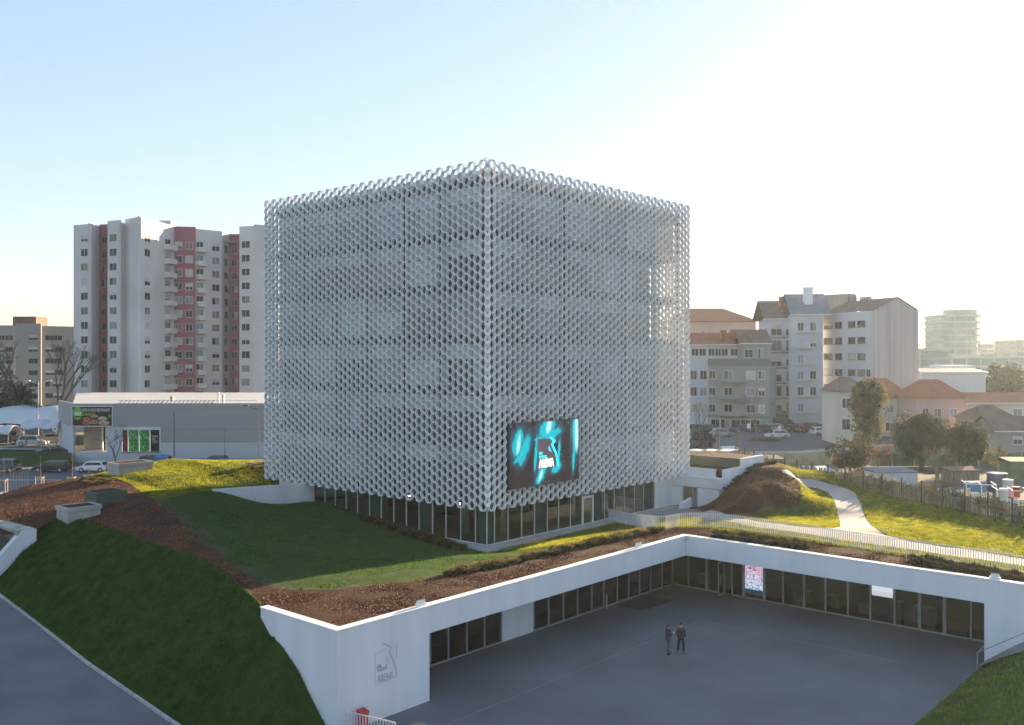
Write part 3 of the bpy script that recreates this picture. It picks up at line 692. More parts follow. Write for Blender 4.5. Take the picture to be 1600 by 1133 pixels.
flat('emblem', [(.555, .265), (.60, .265), (.645, .335), (.61, .385), (.66, .52), (.685, .66), (.685, .74), (.668, .74), (.665, .66), (.635, .52), (.575, .385), (.605, .335)][::-1], 'ink_cyan', -.182)
o = text_mb('ARENA', .92, 'ink_white', RF(SP(.405, .725)[0], -.19, SP(.405, .725)[1]), 'screen_lettering', scr, .004, sx=.62, bold=.02)
o = text_mb('LIGA', .28, 'ink_cyan', RF(SP(.405, .52)[0], -.19, SP(.405, .52)[1]), 'screen_lettering', scr, .004, sx=.7, bold=.006)
o = text_mb('PORTUGAL', .28, 'ink_cyan', RF(SP(.405, .58)[0], -.19, SP(.405, .58)[1]), 'screen_lettering', scr, .004, sx=.7, bold=.006)
# ground floor
mb = MB('concrete'); mb.box(.05, .05, 2.0, L-.2, L-.2, 3.06); mb.build('base_slab', cube)
GF = 6.05; us = [IN, *[u_at(p, IN) for p in (772.5, 793.7, 815, 835, 855, 872.5, 891)]]
dr = (u_at(909, IN), u_at(926.5, IN)); us += [dr[0]]; us2 = [dr[1]] + [u_at(p, IN) for p in (944, 959.5, 975, 991, 1005.5, 1022)]
ul = [(a, b) for a, b in zip(us[:-1], us[1:])]+[(a, b) for a, b in zip(us2[:-1], us2[1:])]; uE = us2[-1]
ul[0] = (IN, ul[0][1])
for a, b in ul:
    mb = MB('clear_glass'); mb.box(a+.03, IN, 3.14, b-.03, IN+.03, GF-.02); mb.build('shop_window', cube)
vL = [IN, *[v_at(p, IN) for p in (743, 720, 697, 676, 655, 635, 615.5, 596, 577.5, 559, 541, 524, 508, 491.5, 475)]]
for a, b in zip(vL[:-1], vL[1:]):
    mb = MB('clear_glass'); mb.box(IN, a+.03, 3.14, IN+.03, b-.03, GF-.02); mb.build('shop_window', cube)
mb = MB('frame_white')
for a, b in ul: mb.box(b-.03, IN-.04, 3.12, b+.03, IN+.08, GF-.01)
for b in vL[1:]: mb.box(IN-.04, b-.03, 3.12, IN+.08, b+.03, GF-.01)
mb.box(IN-.04, IN-.04, 3.06, uE, IN+.08, 3.12); mb.box(IN-.04, IN+.08, 3.06, IN+.08, vL[-1], 3.12); mb.box(IN-.03, IN-.03, 3.12, IN+.03, IN+.03, GF)
mb.build('window_frame', cube)
dd = thing('door', None, None); dd.parent = cube
mb = MB('white_cap'); a, b = dr; mb.box(a, IN-.08, 3.07, a+.16, IN+.12, 5.3); mb.box(b-.16, IN-.08, 3.07, b, IN+.12, 5.3); mb.box(a, IN-.08, 5.3, b, IN+.12, 5.48); mb.build('door_frame', dd)
mb = MB('clear_glass'); mb.box(a+.16, IN, 3.1, b-.16, IN+.04, 5.3); mb.box(a+.03, IN, 5.48, b-.03, IN+.04, GF); mb.build('door_glass', dd)
mb = MB('rim'); mb.tube((b-.28, IN-.1, 3.9), (b-.28, IN-.1, 4.5), .025); mb.build('door_handle', dd)
mb = MB('white_render'); mb.box(uE, IN-.1, 2.3, L-1.0, IN+.3, GF-.01); mb.build('end_wall', cube); mb = MB('white_render'); mb.box(IN-.1, vL[-1], 3.0, IN+.3, L-1.0, GF-.01); mb.build('end_wall', cube)
mb = MB('dark_metal'); mb.box(IN+.3, IN+.3, 3.07, L-1.3, L-1.3, 3.11, 'dark_metal'); mb.box(9, 9, 3.11, 22, 22, GF-.01, 'glass_brown')
for x in (5.5, 10.5, 15.5, 20.5):
    mb.box(x, 3.2, 3.11, x+.5, 3.7, GF-.02, 'curtain_green'); mb.box(3.2, x, 3.11, 3.7, x+.5, GF-.02, 'curtain_green')
mb.build('interior', cube)
mb = MB('curtain_green')
for k in (0, 4, 8, 13): 
    if k < len(ul): a, b = ul[k]; mb.box(a+.1, IN+.15, 3.12, b-.1, IN+.2, GF-.03)
for k in (0, 4, 8, 14):
    a, b = vL[k], vL[k+1]; mb.box(IN+.15, a+(.25 if k == 0 else .1), 3.12, IN+.2, b-.1, GF-.03)
mb.build('curtain', cube)
rl = random.Random(3)
for k in range(16):
    x, y = (rl.uniform(2.2, 20), rl.uniform(2, 6)) if k % 2 else (rl.uniform(2, 6), rl.uniform(2.2, 20))
    mb = MB('lamp_warm' if k in (5, 9) else 'lamp_white'); mb.ball((x, y, GF-.35), .10 if k not in (5, 9) else .16, 8, 5); mb.tube((x, y, GF-.25), (x, y, GF-.03), .01, m='dark_metal'); mb.build('pendant_lamp', cube)
mb = MB('dark_metal'); ux, uy = 3.0, 3.0; mb.tube((ux, uy, ZT-.5), (ux, uy, ZT+.9), .02, .012); mb.ball((ux, uy, ZT+.95), .06); mb.build('lightning_rod', cube)

# retaining wall of the bowl, annex with planters
rw = MB('white_render'); rw.prism([(1.1, 22.72), (-9.1, 22.72), (-9.1, 23.0), (1.1, 23.0)], 3.2, [6.0, 6.47, 6.47, 6.0]); 
tag(rw.build('retaining_wall'), 'white retaining wall running out from the honeycomb cube into the dark lawn', 'wall')
# ================================================================ BACKGROUND BUILDINGS
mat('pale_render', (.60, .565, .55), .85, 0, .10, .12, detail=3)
mat('pale_render_shaded', (.52, .49, .49), .85, 0, .10, .12, detail=3)  # pale render darkened to paint shade on the tower's side faces
mat('red_render', (.32, .12, .15), .85, 0, .10, .2)
mat('beige_render', (.30, .28, .26), .85, 0, .12, .1)
mat('bluish_render', (.50, .52, .56), .85, 0, .08, .12)
mat('greygreen_render', (.28, .29, .27), .85, 0, .12, .15)
mat('greygreen_dark', (.16, .18, .17), .85, 0, .12, .3)
mat('pink_render', (.48, .33, .30), .85, 0, .10, .15)
mat('cream_render', (.55, .52, .46), .85, 0, .1, .2)
mat('terracotta', (.34, .11, .055), .85, 0, .25, .8, stretch=(3, 3, 1), bump=.4, bscale=4)
mat('brown_tiles', (.15, .09, .075), .85, 0, .25, .8, bump=.4, bscale=4)
mat('slate', (.15, .16, .19), .7, 0, .2, .6)
mat('metal_cladding', (.44, .41, .415), .6, 0, .22, 1.0, stretch=(1.5, 1.5, .03), detail=6)
mat('grey_cladding', (.30, .295, .30), .55, 0, .10, 1.2, stretch=(.02, .02, 5))
mat('pane', (.022, .026, .032), .12, 0, .7, .35, spec=.25); mat('pane_light', (.20, .24, .27), .2, 0, .5, .4)
mat('shutter', (.48, .47, .46), .7, 0, .12, .3); mat('curtain_beige', (.20, .17, .13), .8, 0, .3, .4)
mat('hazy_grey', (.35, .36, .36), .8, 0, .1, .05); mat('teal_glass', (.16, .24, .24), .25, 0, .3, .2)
mat('orange_blind', (.45, .22, .08), .8)
rw_ = random.Random(5)
def v2(a, b): return (Vector((b[0]-a[0], b[1]-a[1], 0)))
def wallT(a, b, z=0):
    d = v2(a, b).normalized(); n = Vector((d.y, -d.x, 0)); return Matrix(((d.x, -n.x, 0, a[0]), (d.y, -n.y, 0, a[1]), (0, 0, 1, z), (0, 0, 0, 1)))
class Bldg:
    def __init__(s, name, label, cat, loc, group=None, cap=100):
        s.t = thing(name, label, cat, (loc[0], loc[1], 0), 0, group); s.n = 0; s.rest = None; s.cap = cap; s.k = 0
    def put(s, mb, name):
        o = mb.build(name, s.t); o.matrix_parent_inverse = Matrix.Translation(-s.t.location); return o
    def wall(s, a, b, z0, z1, m, th=.35):
        mb = MB(m); mb.T = wallT(a, b); l = v2(a, b).length; s.k += 1; mb.box(0, 0, z0, l-.004, th, z1+s.k*.004); s.put(mb, 'wall'); return mb.T, l
    def win(s, T, x, z, w, h, kind=None, frame='frame_white', name='window', proud=.05):
        if s.n < s.cap: mb = MB(frame)
        else:
            s.rest = s.rest or MB(frame); mb = s.rest
        mb.T = T; kind = kind or rw_.choices(['dark', 'half', 'shut', 'light', 'beige'], [.48, .18, .12, .12, .10])[0]
        f = .09
        mb.box(x-w/2-f, -proud-.05, z-h/2-f-.04, x+w/2+f, 0, z-h/2-.001, frame); mb.box(x-w/2-f, -proud, z+h/2+.001, x+w/2+f, 0, z+h/2+f, frame)
        mb.box(x-w/2-f, -proud, z-h/2, x-w/2, 0, z+h/2, frame); mb.box(x+w/2, -proud, z-h/2, x+w/2+f, 0, z+h/2, frame)
        y = -.012
        if kind == 'shut': mb.box(x-w/2, y, z-h/2, x+w/2, 0, z+h/2, 'shutter')
        else:
            fr = rw_.uniform(.35, .7) if kind == 'half' else 0
            pm_ = {'dark': 'pane', 'half': 'pane', 'light': 'pane_light', 'beige': 'curtain_beige'}[kind]
            if rw_.random() < .5 and kind == 'dark': mb.box(x-w/2, y, z-h/2, x-.05, 0, z+h/2, 'pane'); mb.box(x+.05, y, z-h/2, x+w/2, 0, z+h/2, rw_.choice(['pane', 'pane_light']))
            else: mb.box(x-w/2, y, z-h/2, x+w/2, 0, z+h/2-fr*h, pm_)
            if fr: mb.box(x-w/2, y-.01, z+h/2-fr*h, x+w/2, 0, z+h/2, 'shutter')
            mb.box(x-.035, y-.02, z-h/2, x+.035, y-.012, z+h/2-fr*h, frame)
        if mb is not s.rest: s.put(mb, name); s.n += 1
    def balcony(s, T, x, z, w, dpt, hh=.95, m='pale_render', rail=False):
        mb = MB(m)
        if s.n >= s.cap: s.rest = s.rest or MB(m); mb = s.rest
        mb.T = T
        mb.prism([(x-w/2, -dpt), (x+w/2, -dpt), (x+w/2, 0), (x-w/2, 0)], [z-.1, z-.1, z-.28, z-.28], z, m)
        if rail:
            mb.box(x-w/2, -dpt, z+hh-.05, x+w/2, -dpt+.05, z+hh, 'dark_metal')
            for k in range(int(w/.25)+1): mb.box(x-w/2+k*.25, -dpt, z, x-w/2+k*.25+.04, -dpt+.04, z+hh-.05, 'dark_metal')
        else:
            mb.box(x-w/2, -dpt, z+.002, x+w/2, -dpt+.12, z+hh, m); mb.box(x-w/2, -dpt+.125, z+.002, x-w/2+.12, 0, z+hh, m); mb.box(x+w/2-.12, -dpt+.125, z+.002, x+w/2, 0, z+hh, m)
        if mb is not s.rest: s.put(mb, 'balcony'); s.n += 1
    def done(s):
        if s.rest and s.rest.f: s.rest.T = None; o = s.put(s.rest, 'window'); o['kind'] = 'stuff'
def px_on(a, b, px):   # distance along wall a->b seen at column px
    k = (px-800)/F
    def XY(p): return (-1.81+ca*p[0]-sa*p[1], 70+sa*p[0]+ca*p[1])
    A = XY(a); B = XY(b); l = v2(a, b).length; dx = (B[0]-A[0])/l; dy = (B[1]-A[1])/l
    return (k*A[1]-A[0])/(dx-k*dy)
# ---- the tall apartment tower
tw = Bldg('apartment_tower', 'tall pale apartment tower with dark red vertical bands and stacked balconies', 'apartment building', D(250, 195))
segs = [('A', 115, 188, 141, 186, 43.9, 'pale_render', [132]), ('B', 141, 186, 155, 190.5, 44.1, 'pale_render_shaded', []), ('C', 155, 190.5, 168, 190, 44.4, 'red_render', [163]),
        ('D', 168, 187, 187, 185.5, 44.6, 'pale_render', [177]), ('E', 187, 185.5, 195, 187.5, 44.2, 'pale_render_shaded', []), ('F', 195, 187.5, 218, 184, 45.0, 'pale_render', []),
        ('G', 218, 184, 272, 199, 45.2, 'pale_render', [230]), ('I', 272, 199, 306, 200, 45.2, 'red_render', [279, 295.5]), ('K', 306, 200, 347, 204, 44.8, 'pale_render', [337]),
        ('L', 347, 204, 358, 207, 44.6, 'pale_render_shaded', [353]), ('M', 358, 207, 374, 207, 44.6, 'red_render', [366.5]), ('N', 374, 198, 397, 197, 45.0, 'pale_render', [384]), ('O', 397, 197, 430, 199, 45.3, 'pale_render', [])]
zr = [41.2-2.9*k for k in range(13)]
TT = {}
for nm, p0, y0, p1, y1, zt, m_, cols in segs:
    a, b = D(p0, y0), D(p1, y1); TT[nm] = (a, b, *tw.wall(a, b, 2.5, zt, m_))
a, b = D(374, 207.3), D(374, 198); tw.wall(a, b, 2.5, 44.9, 'pale_render_shaded'); a, b = D(168, 190), D(168, 187); tw.wall(a, b, 2.5, 44.55, 'pale_render_shaded')
a, b = D(115, 215), D(115, 188.3); tw.wall(a, b, 2.5, 43.5, 'pale_render_shaded')
roofp = [D(115, 188.4), D(141, 186.5), D(155, 190.9), D(168, 190.4), D(187, 186), D(195, 188), D(218, 184.5), D(272, 199.5), D(306, 200.5), D(347, 204.5), D(374, 207.5), D(397, 199), D(430, 200), D(430, 222), D(115, 215)]
mb = MB('slab_grey'); mb.prism(roofp, 42.6, 43.0); tw.put(mb, 'roof')
mb = MB('pale_render'); a, b = D(248, 200), D(262, 200); T = wallT(a, b); mb.T = T; mb.box(0, 0, 43, 2.6, 3, 46.6); tw.put(mb, 'lift_housing')
a, b = D(430, 201), D(430, 224); tw.wall(a, b, 2.5, 45, 'pale_render_shaded')
for k, z in enumerate(zr):
    if k in range(13):
        for nm, w_ in (('I', 1.35), ('D', 1.9), ('G', 2.2), ('A', 1.9), ('N', 1.9), ('K', 1.6)):
            a, b, T, l = TT[nm]; cols = [q[7] for q in segs if q[0] == nm][0]
            for c_ in cols: tw.win(T, px_on(a, b, c_), z, w_, 1.4, kind=('beige' if nm == 'D' and k == 5 else None))
        a, b, T, l = TT['G']; x = px_on(a, b, 262); tw.balcony(T, x, z-1.25, 3.6, 1.3)
        a, b, T, l = TT['K']; x = px_on(a, b, 312); tw.balcony(T, x, z-1.25, 2.0, 1.5)
for k, z in enumerate(zr):
    for nm, w_ in (('C', .9), ('L', 1.3), ('M', 1.2)):
        a, b, T, l = TT[nm]; cols = [q[7] for q in segs if q[0] == nm][0]
        for c_ in cols: tw.win(T, px_on(a, b, c_), z-.05, w_, 1.35, 'dark', frame='frame_alu')
    a, b, T, l = TT['G']; tw.win(T, px_on(a, b, 262), z-.1, 2.4, 2.0, rw_.choice(['dark', 'light', 'half']))
    a, b, T, l = TT['K']; tw.win(T, px_on(a, b, 312), z-.1, 1.5, 2.0, rw_.choice(['dark', 'light']))
tw.done()
# ---- beige block far left
lb = Bldg('apartment_block', 'long beige apartment block behind the bare trees at the left edge', 'apartment building', D(50, 240))
LS = [(-90, 250, -10, 244, 25.4), (-10, 240, 24, 239, 25.6), (24, 236, 64, 236, 25.9), (64, 238, 130, 246, 25.4)]
for p0, y0, p1, y1, zt in LS:
    a, b = D(p0, y0), D(p1, y1); T, l = lb.wall(a, b, 2, zt, 'beige_render')
    for c_ in [c for c in (-60, -30, 2, 14, 52, 78, 90) if p0+3 < c < p1-3]:
        for k in range(7): lb.win(T, px_on(a, b, c_), 22.4-2.95*k, 2.3, 1.2, rw_.choice(['dark', 'dark', 'half']), frame='frame_alu')
mb = MB('slab_grey'); mb.prism([D(-90, 251), D(24, 241), D(130, 247), D(130, 270), D(-90, 270)], 24.6, 24.9); lb.put(mb, 'roof')
mb = MB('brown_tiles'); mb.T = wallT(D(20, 243), D(57, 243)); mb.box(0, 0, 24.9, 6, 6, 28.0); lb.put(mb, 'roof_house')
lb.done()
# ---- supermarket
sm = Bldg('supermarket', 'low grey clad supermarket with white base and food billboard', 'supermarket', D(250, 139))
A0, A1 = D(113, 139), D(440, 139); S0 = D(91, 150); zt = 10.6; zm = 7.15; zc = 4.9
Tm = wallT(A0, A1); Lm = v2(A0, A1).length; Pm_ = lambda p: px_on(A0, A1, p)
mb = MB('grey_cladding'); mb.T = Tm; x250 = Pm_(250); mb.box(0, 0, zm, x250, .4, zt); mb.box(x250, 0, zc, Lm, .4, zt); 
mb.T = wallT(S0, A0); ls = v2(S0, A0).length; mb.box(0, 0, zm, ls-.01, .4, zt-.003); sm.put(mb, 'wall')
mb = MB('bluish_render'); mb.T = Tm; mb.box(x250, .06, 1.8, Lm, .4, zc-.005); mb.box(0, .05, 1.8, x250-.005, .4, 3.45); mb.box(Pm_(167), .05, 3.455, Pm_(190), .4, zm-.005)
mb.T = wallT(S0, A0); mb.box(.0, .06, 1.8, ls, .4, zm-.01); sm.put(mb, 'wall')
mb = MB('beige_render'); mb.T = Tm; mb.box(0.1, 3.5, 3.4, Pm_(152), 3.7, zm); mb.box(.1, .5, 3.38, Pm_(167), 3.5, 3.45, 'concrete'); sm.put(mb, 'porch')
mb = MB('pane'); mb.T = Tm; mb.box(Pm_(152), 2.2, 3.5, Pm_(167), 2.3, zm-.05); sm.put(mb, 'glass_door')
mb = MB('frame_white'); mb.T = Tm
for p in (150, 156, 161, 167): mb.box(Pm_(p)-.08, 2.1, 3.46, Pm_(p)+.08, 2.35, zm-.02)
for p in (190.5, 200, 217, 234, 250): mb.box(Pm_(p)-.08, -.04, 3.5, Pm_(p)+.08, .12, 6.7)
mb.box(Pm_(190), -.06, 3.3, Pm_(251), .1, 3.49, 'slab_grey'); mb.box(Pm_(190), -.06, 6.71, Pm_(251), .1, zm-.01); sm.put(mb, 'window_frame')
def poster(name, p0, p1, z0, z1, fn, nu=50, nv=30, off=.02, m='poster_pic'):
    x0, x1 = Pm_(p0)+.09, Pm_(p1)-.09; o = Tm @ Vector((x0, -off, z0)); e = Tm.to_3x3() @ Vector((x1-x0, 0, 0))
    q = picture(name, sm.t, o, e, (0, 0, z1-z0), nu, nv, fn, m); q.matrix_parent_inverse = Matrix.Translation(-sm.t.location); return q
def green(s, t):
    n = vnoise(s*7+t*3, t*5-s*2, 21); n2 = vnoise(s*18+t*9, t*14, 22); c = np.array([.05, .22, .06])*(.3+1.3*n[:, None]); c += (n2[:, None] > .6)*np.array([.10, .28, .10]); return c
def redp(s, t): return np.array([.22, .03, .04])*(.4+vnoise(s*5, t*12, 4)[:, None])
def blk(s, t):
    c = np.zeros((len(s), 3))+.015; b = (np.abs(s-.5) < .3) & (np.abs(t-.55) < .2); i = (np.abs(s-.5) < .25) & (np.abs(t-.55) < .165); c[b & ~i] = (.12, .2, .05); return c
poster('window_poster', 190.5, 200, 3.5, 6.7, redp); poster('window_poster', 200, 217, 3.5, 6.7, green); poster('window_poster', 217, 234, 3.5, 6.7, green); poster('window_poster', 234, 250, 3.5, 6.7, blk)
def food(s, t):
    c = np.zeros((len(s), 3))+(.035, .028, .024); c[t < .5] = (.07, .035, .022)
    for cx, cy, rx, ry, col in ((.36, .34, .09, .10, (.45, .12, .05)), (.36, .14, .10, .08, (.40, .10, .04)), (.55, .50, .09, .08, (.35, .22, .12)), (.55, .20, .10, .11, (.30, .20, .10)), (.76, .38, .12, .11, (.50, .42, .32)), (.80, .15, .14, .11, (.55, .28, .14))):
        r = ((s-cx)/rx)**2+((t-cy)/ry)**2; c[r < 1.0] = (.5, .42, .36); k = r < .72; n = vnoise(s*40, t*22, 5); c[k] = np.array(col)*(.4+1.1*n[k, None])
    r = ((s-.13)/.125)**2+((t-.66)/.36)**2; c[r < 1] = (.12, .34, .06); c[r < .8] = (.18, .46, .10); c[(r < .8) & (np.abs(t-.62) < .09) & (np.abs(s-.13) < .09)] = (.50, .62, .45); c[(r < .7) & (np.abs(t-.48) < .04)] = (.03, .12, .03)
    c[(s > .91) & (t > .45) & (t < .58)] = (.12, .3, .08); return c
bb = thing('billboard', None, None); bb.parent = sm.t; bb.matrix_parent_inverse = Matrix.Translation(-sm.t.location)
mb = MB('frame_white'); mb.T = Tm; mb.box(Pm_(112.5), -.14, 7.2, Pm_(177), -.02, 10.25); mb.build('billboard_frame', bb)
x0, x1 = Pm_(114), Pm_(175.5); o = Tm @ Vector((x0, -.17, 7.35)); e = Tm.to_3x3() @ Vector((x1-x0, 0, 0)); picture('billboard_picture', bb, o, e, (0, 0, 2.78), 120, 56, food, 'poster_pic')
mat('ink_w', (.65, .65, .63), .6); mat('ink_g', (.30, .45, .10), .6)
TX = lambda p, z, y: Tm @ Matrix(((1, 0, 0, Pm_(p)), (0, 0, 1, y), (0, 1, 0, z), (0, 0, 0, 1)))
o = text_mb('VISITE O NOSSO RESTAURANTE', .62, 'ink_w', TX(129, 9.45, -.19), 'billboard_lettering', bb, 0, sx=.46, bold=.008); o = text_mb('E BOM APETITE', .62, 'ink_g', TX(129, 8.82, -.19), 'billboard_lettering', bb, 0, sx=.46, bold=.008)
o = text_mb('ENTRE\nSEM\nFOME', .36, 'ink_w', TX(238.5, 5.6, -.04), 'poster_lettering', sm.t, 0, sx=.7); o.matrix_parent_inverse = Matrix.Translation(-sm.t.location)
mb = MB('shutter'); R0, R1, R2, R3 = D(92, 152), D(113, 139.6), D(440, 139.6), D(440, 168); R4 = D(120, 168)
mb.prism([R1, R2, R3, R4], [10.2, 10.2, 10.6, 10.6], [10.45, 10.45, 11.15, 11.15]); mb.T = Tm
for k in range(34):
    x = Pm_(182)+k*.62; 
    if x < Pm_(330): mb.poly([(x, .8, 10.62), (x+.22, .8, 10.62), (x+.62, .8, 11.0), (x+.40, .8, 11.0)]); mb.poly([(x, .9, 10.62), (x+.40, .9, 11.0), (x+.62, .9, 11.0), (x+.22, .9, 10.62)])
mb.box(Pm_(180), .75, 11.0, Pm_(400), .95, 11.08); mb.box(Pm_(180), .1, 10.605, Pm_(440), .5, 10.66); mb.box(Pm_(335), 1.5, 10.6, Pm_(337), 1.9, 12.2); mb.box(Pm_(342), 1.5, 10.6, Pm_(345), 1.9, 11.9)
mb.box(Pm_(260), 1.5, 10.9, Pm_(264), 2.3, 11.6, 'panel_brown'); sm.put(mb, 'roof')
sm.done()
# ---- raised supermarket car park with grass bank
PZ = 3.4
mb = MB('asphalt'); mb.prism([D(-140, 143), D(60, 142), D(95, 145.5), D(112, 141), D(112, 200), D(-140, 200)], 1.9, PZ); tag(mb.build('car_park'), kind='structure')
ruled('grass_bank', [[(*D(-70, 132.2), 2.02), (*D(20, 131.8), 2.02), (*D(112, 132.5), 2.05)], [(*D(-70, 142.6), 3.42), (*D(60, 141.7), 3.42), (*D(112, 138.7), 3.3)]], 'lawn_mat', nu=16, nv=8, bul=.2)
mb = MB('path_concrete'); a, b = Vector((*D(14, 133), 2.18)), Vector((*D(60, 142), 3.53)); mb.poly([a, Vector((*D(20, 133), 2.18)), Vector((*D(68, 142), 3.53)), b]); mb.poly([Vector((*D(-70, 142.2), 3.55)), Vector((*D(66, 141.4), 3.55)), Vector((*D(66, 143), 3.56)), Vector((*D(-70, 144), 3.56))]); tag(mb.build('pavement'), kind='structure')
# street on the left and its pavement
def lane(name, y0, y1, p0, p1, z, m, dz=0):
    mb = MB(m); n = 20
    for k in range(n):
        a = p0+(p1-p0)*k/n; b = p0+(p1-p0)*(k+1)/n
        X0 = a; mb.poly([(*OX(a, y0), z), (*OX(b, y0), z), (*OX(b, y1), z), (*OX(a, y1), z)])
    return tag(mb.build(name), kind='structure')
def OX(X, Y): X += 1.81; Q = Y-70; return (X*ca+Q*sa, -X*sa+Q*ca)
lane('street', 108, 129.5, -200, 12, 1.965, 'asphalt'); lane('pavement', 129.5, 132.4, -200, 12, 2.03, 'path_concrete'); lane('pavement', 104, 108, -200, 6, 2.0, 'path_concrete')
lane('lane_marking', 118.4, 118.7, -130, -40, 1.972, 'paint_white')

# ---- right hand buildings
def roof_gable(bld, a, b, dpt, ze, zp, m, over=.4):   # ridge parallel to a->b
    mb = MB(m); T = wallT(a, b); mb.T = T; l = v2(a, b).length; o = over; h_ = dpt/2
    mb.poly([(-o, -o, ze-.1), (l+o, -o, ze-.1), (l+o, h_, zp), (-o, h_, zp)]); mb.poly([(-o, dpt+o, ze-.1), (-o, h_, zp), (l+o, h_, zp), (l+o, dpt+o, ze-.1)])
    mb.poly([(-o, -o, ze-.1), (-o, dpt+o, ze-.1), (l+o, dpt+o, ze-.1), (l+o, -o, ze-.1)]); bld.put(mb, 'roof')
    mb = MB('white_cap'); mb.T = T; mb.box(-o, -o-.05, ze-.28, l+o, -o+.05, ze-.11); bld.put(mb, 'gutter')
def roof_hip(bld, a, b, dpt, ze, zp, m, over=.5):
    mb = MB(m); mb.T = wallT(a, b); l = v2(a, b).length; o = over; r = min(dpt/2, l*.30)
    A, B, C_, D_ = (-o, -o, ze), (l+o, -o, ze), (l+o, dpt+o, ze), (-o, dpt+o, ze); E, G_ = (r, dpt/2, zp), (l-r, dpt/2, zp)
    mb.poly([A, B, G_, E]); mb.poly([B, C_, G_]); mb.poly([C_, D_, E, G_]); mb.poly([D_, A, E]); mb.poly([D_, C_, B, A]); bld.put(mb, 'roof')
def body(bld, a, b, dpt, z0, z1, m, gable=None):
    mb = MB(m); mb.T = wallT(a, b); l = v2(a, b).length; mb.box(0, 0, z0, l, dpt, z1)
    if gable:
        for x in (.02, l-.02): mb.poly([(x, .02, z1), (x, dpt-.02, z1), (x, dpt/2, gable)]); mb.poly([(x+.001, .02, z1), (x+.001, dpt/2, gable), (x+.001, dpt-.02, z1)])
    bld.put(mb, 'wall'); return mb.T, l
GZ0 = 2.9
b1 = Bldg('house', 'pale pink apartment house with low red hipped roof beside the honeycomb cube', 'house', D(1130, 262))
a, b = D(1050, 262), D(1181, 262); T, l = body(b1, a, b, 20, GZ0, 27.4, 'pink_render'); roof_hip(b1, a, b, 20, 27.45, 31.6, 'terracotta', .9)
for c_ in (1100, 1134, 1146, 1165): b1.win(T, px_on(a, b, c_), 23.8, 1.3, 2.0)
b1.done()
b2 = Bldg('terrace_apartments', 'grey-green apartment block with rounded balconies and red roof, near the honeycomb cube', 'apartment building', D(1150, 184))
a, b = D(1107, 186), D(1203, 182); T, l = body(b2, a, b, 16, GZ0, 15.8, 'greygreen_render')
mb = MB('greygreen_dark'); mb.T = T; mb.box(-.1, -.12, 15.81, l+.1, .2, 17.2); b2.put(mb, 'parapet'); mb = MB('greygreen_dark'); mb.T = T; mb.box(-.1, -.1, 5.6, l+.1, -.002, 6.0); b2.put(mb, 'string_course')
a2, b2_ = D(1070, 188), D(1107, 187); T2, l2 = body(b2, a2, b2_, 14, GZ0, 17.0, 'bluish_render')
for z in (13.9, 10.6, 7.3):
    b2.win(T2, px_on(a2, b2_, 1099), z, 1.2, 1.7); b2.win(T2, px_on(a2, b2_, 1084), z, 1.2, 1.7)
    for c_, w_ in ((1113, 1.2), (1138, 1.6), (1173, 1.6), (1190, 1.1)): b2.win(T, px_on(a, b, c_), z+.1, w_, 1.5)
    x = px_on(a, b, 1144); mb = MB('greygreen_render'); mb.T = T
    mb.prism([(x-2.4, -.004), (x-1.9, -1.2), (x+1.9, -1.3), (x+2.8, -.004)], z-1.5, z-1.3, 'greygreen_dark'); mb.prism([(x-1.9, -1.2), (x+1.9, -1.3), (x+1.9, -1.22), (x-1.9, -1.12)], z-1.29, z-.5, 'greygreen_render'); b2.put(mb, 'balcony')
for c_ in (1118, 1133, 1150, 1165, 1180): b2.win(T, px_on(a, b, c_), 4.2, 1.7, 2.0, 'dark')
a3, b3 = D(1072, 194), D(1165, 192); T3, l3 = body(b2, a3, b3, 9, 17.0, 20.0, 'cream_render')
for c_ in (1086, 1098, 1112, 1122, 1132, 1147): b2.win(T3, px_on(a3, b3, c_), 18.5, 1.3, 1.4, 'dark')
roof_gable(b2, a3, b3, 9, 20.2, 22.6, 'terracotta', .7)
a3, b3 = D(1158, 189), D(1204, 189); T3, l3 = body(b2, a3, b3, 9, 16.5, 20.2, 'greygreen_render'); roof_gable(b2, a3, b3, 9, 20.4, 23.2, 'brown_tiles', .4)
b2.win(T3, px_on(a3, b3, 1170), 18.2, 1.6, 1.5, 'dark'); b2.win(T3, px_on(a3, b3, 1188), 18.2, .8, 2, 'dark')
for p, z in ((1127, 21.0), (1143, 21.2)): mb = MB('terracotta'); mb.T = wallT(D(p, 193), D(p+9, 193)); mb.box(0, 0, z, 1.1, 1, z+2); b2.put(mb, 'chimney')
b2.done()
b3_ = Bldg('apartment_building', 'white apartment building with brown roof and two columns of dark railed balconies', 'apartment building', D(1215, 206))
a, b = D(1196, 207), D(1240, 206); T, l = body(b3_, a, b, 16, GZ0, 26.0, 'bluish_render'); roof_gable(b3_, a, D(1256, 206), 18, 26.1, 30.4, 'brown_tiles', .5)
for k in range(6):
    z = 23.4-3.35*k
    for c_, w_ in ((1213, 2.6), (1232.5, 1.4)):
        b3_.win(T, px_on(a, b, c_), z, w_-.4, 2.2, rw_.choice(['dark', 'half', 'beige'])); b3_.balcony(T, px_on(a, b, c_), z-1.3, w_, .8, .9, 'bluish_render', True)
    mb = MB('slab_grey'); mb.T = T; mb.box(0, -.08, z-1.75, l, -.002, z-1.4); b3_.put(mb, 'string_course')
mb = MB('terracotta'); mb.T = wallT(D(1219, 212), D(1229, 212)); mb.box(0, 0, 27, 1.3, 1.3, 31.2); mb.box(1.4, 0, 27, 4.5, 1.3, 30.3); b3_.put(mb, 'chimney')
mb = MB('dark_metal'); mb.T = T; mb.box(1, -.03, GZ0, l-.5, -.003, 5.6); b3_.put(mb, 'shop_front'); b3_.done()
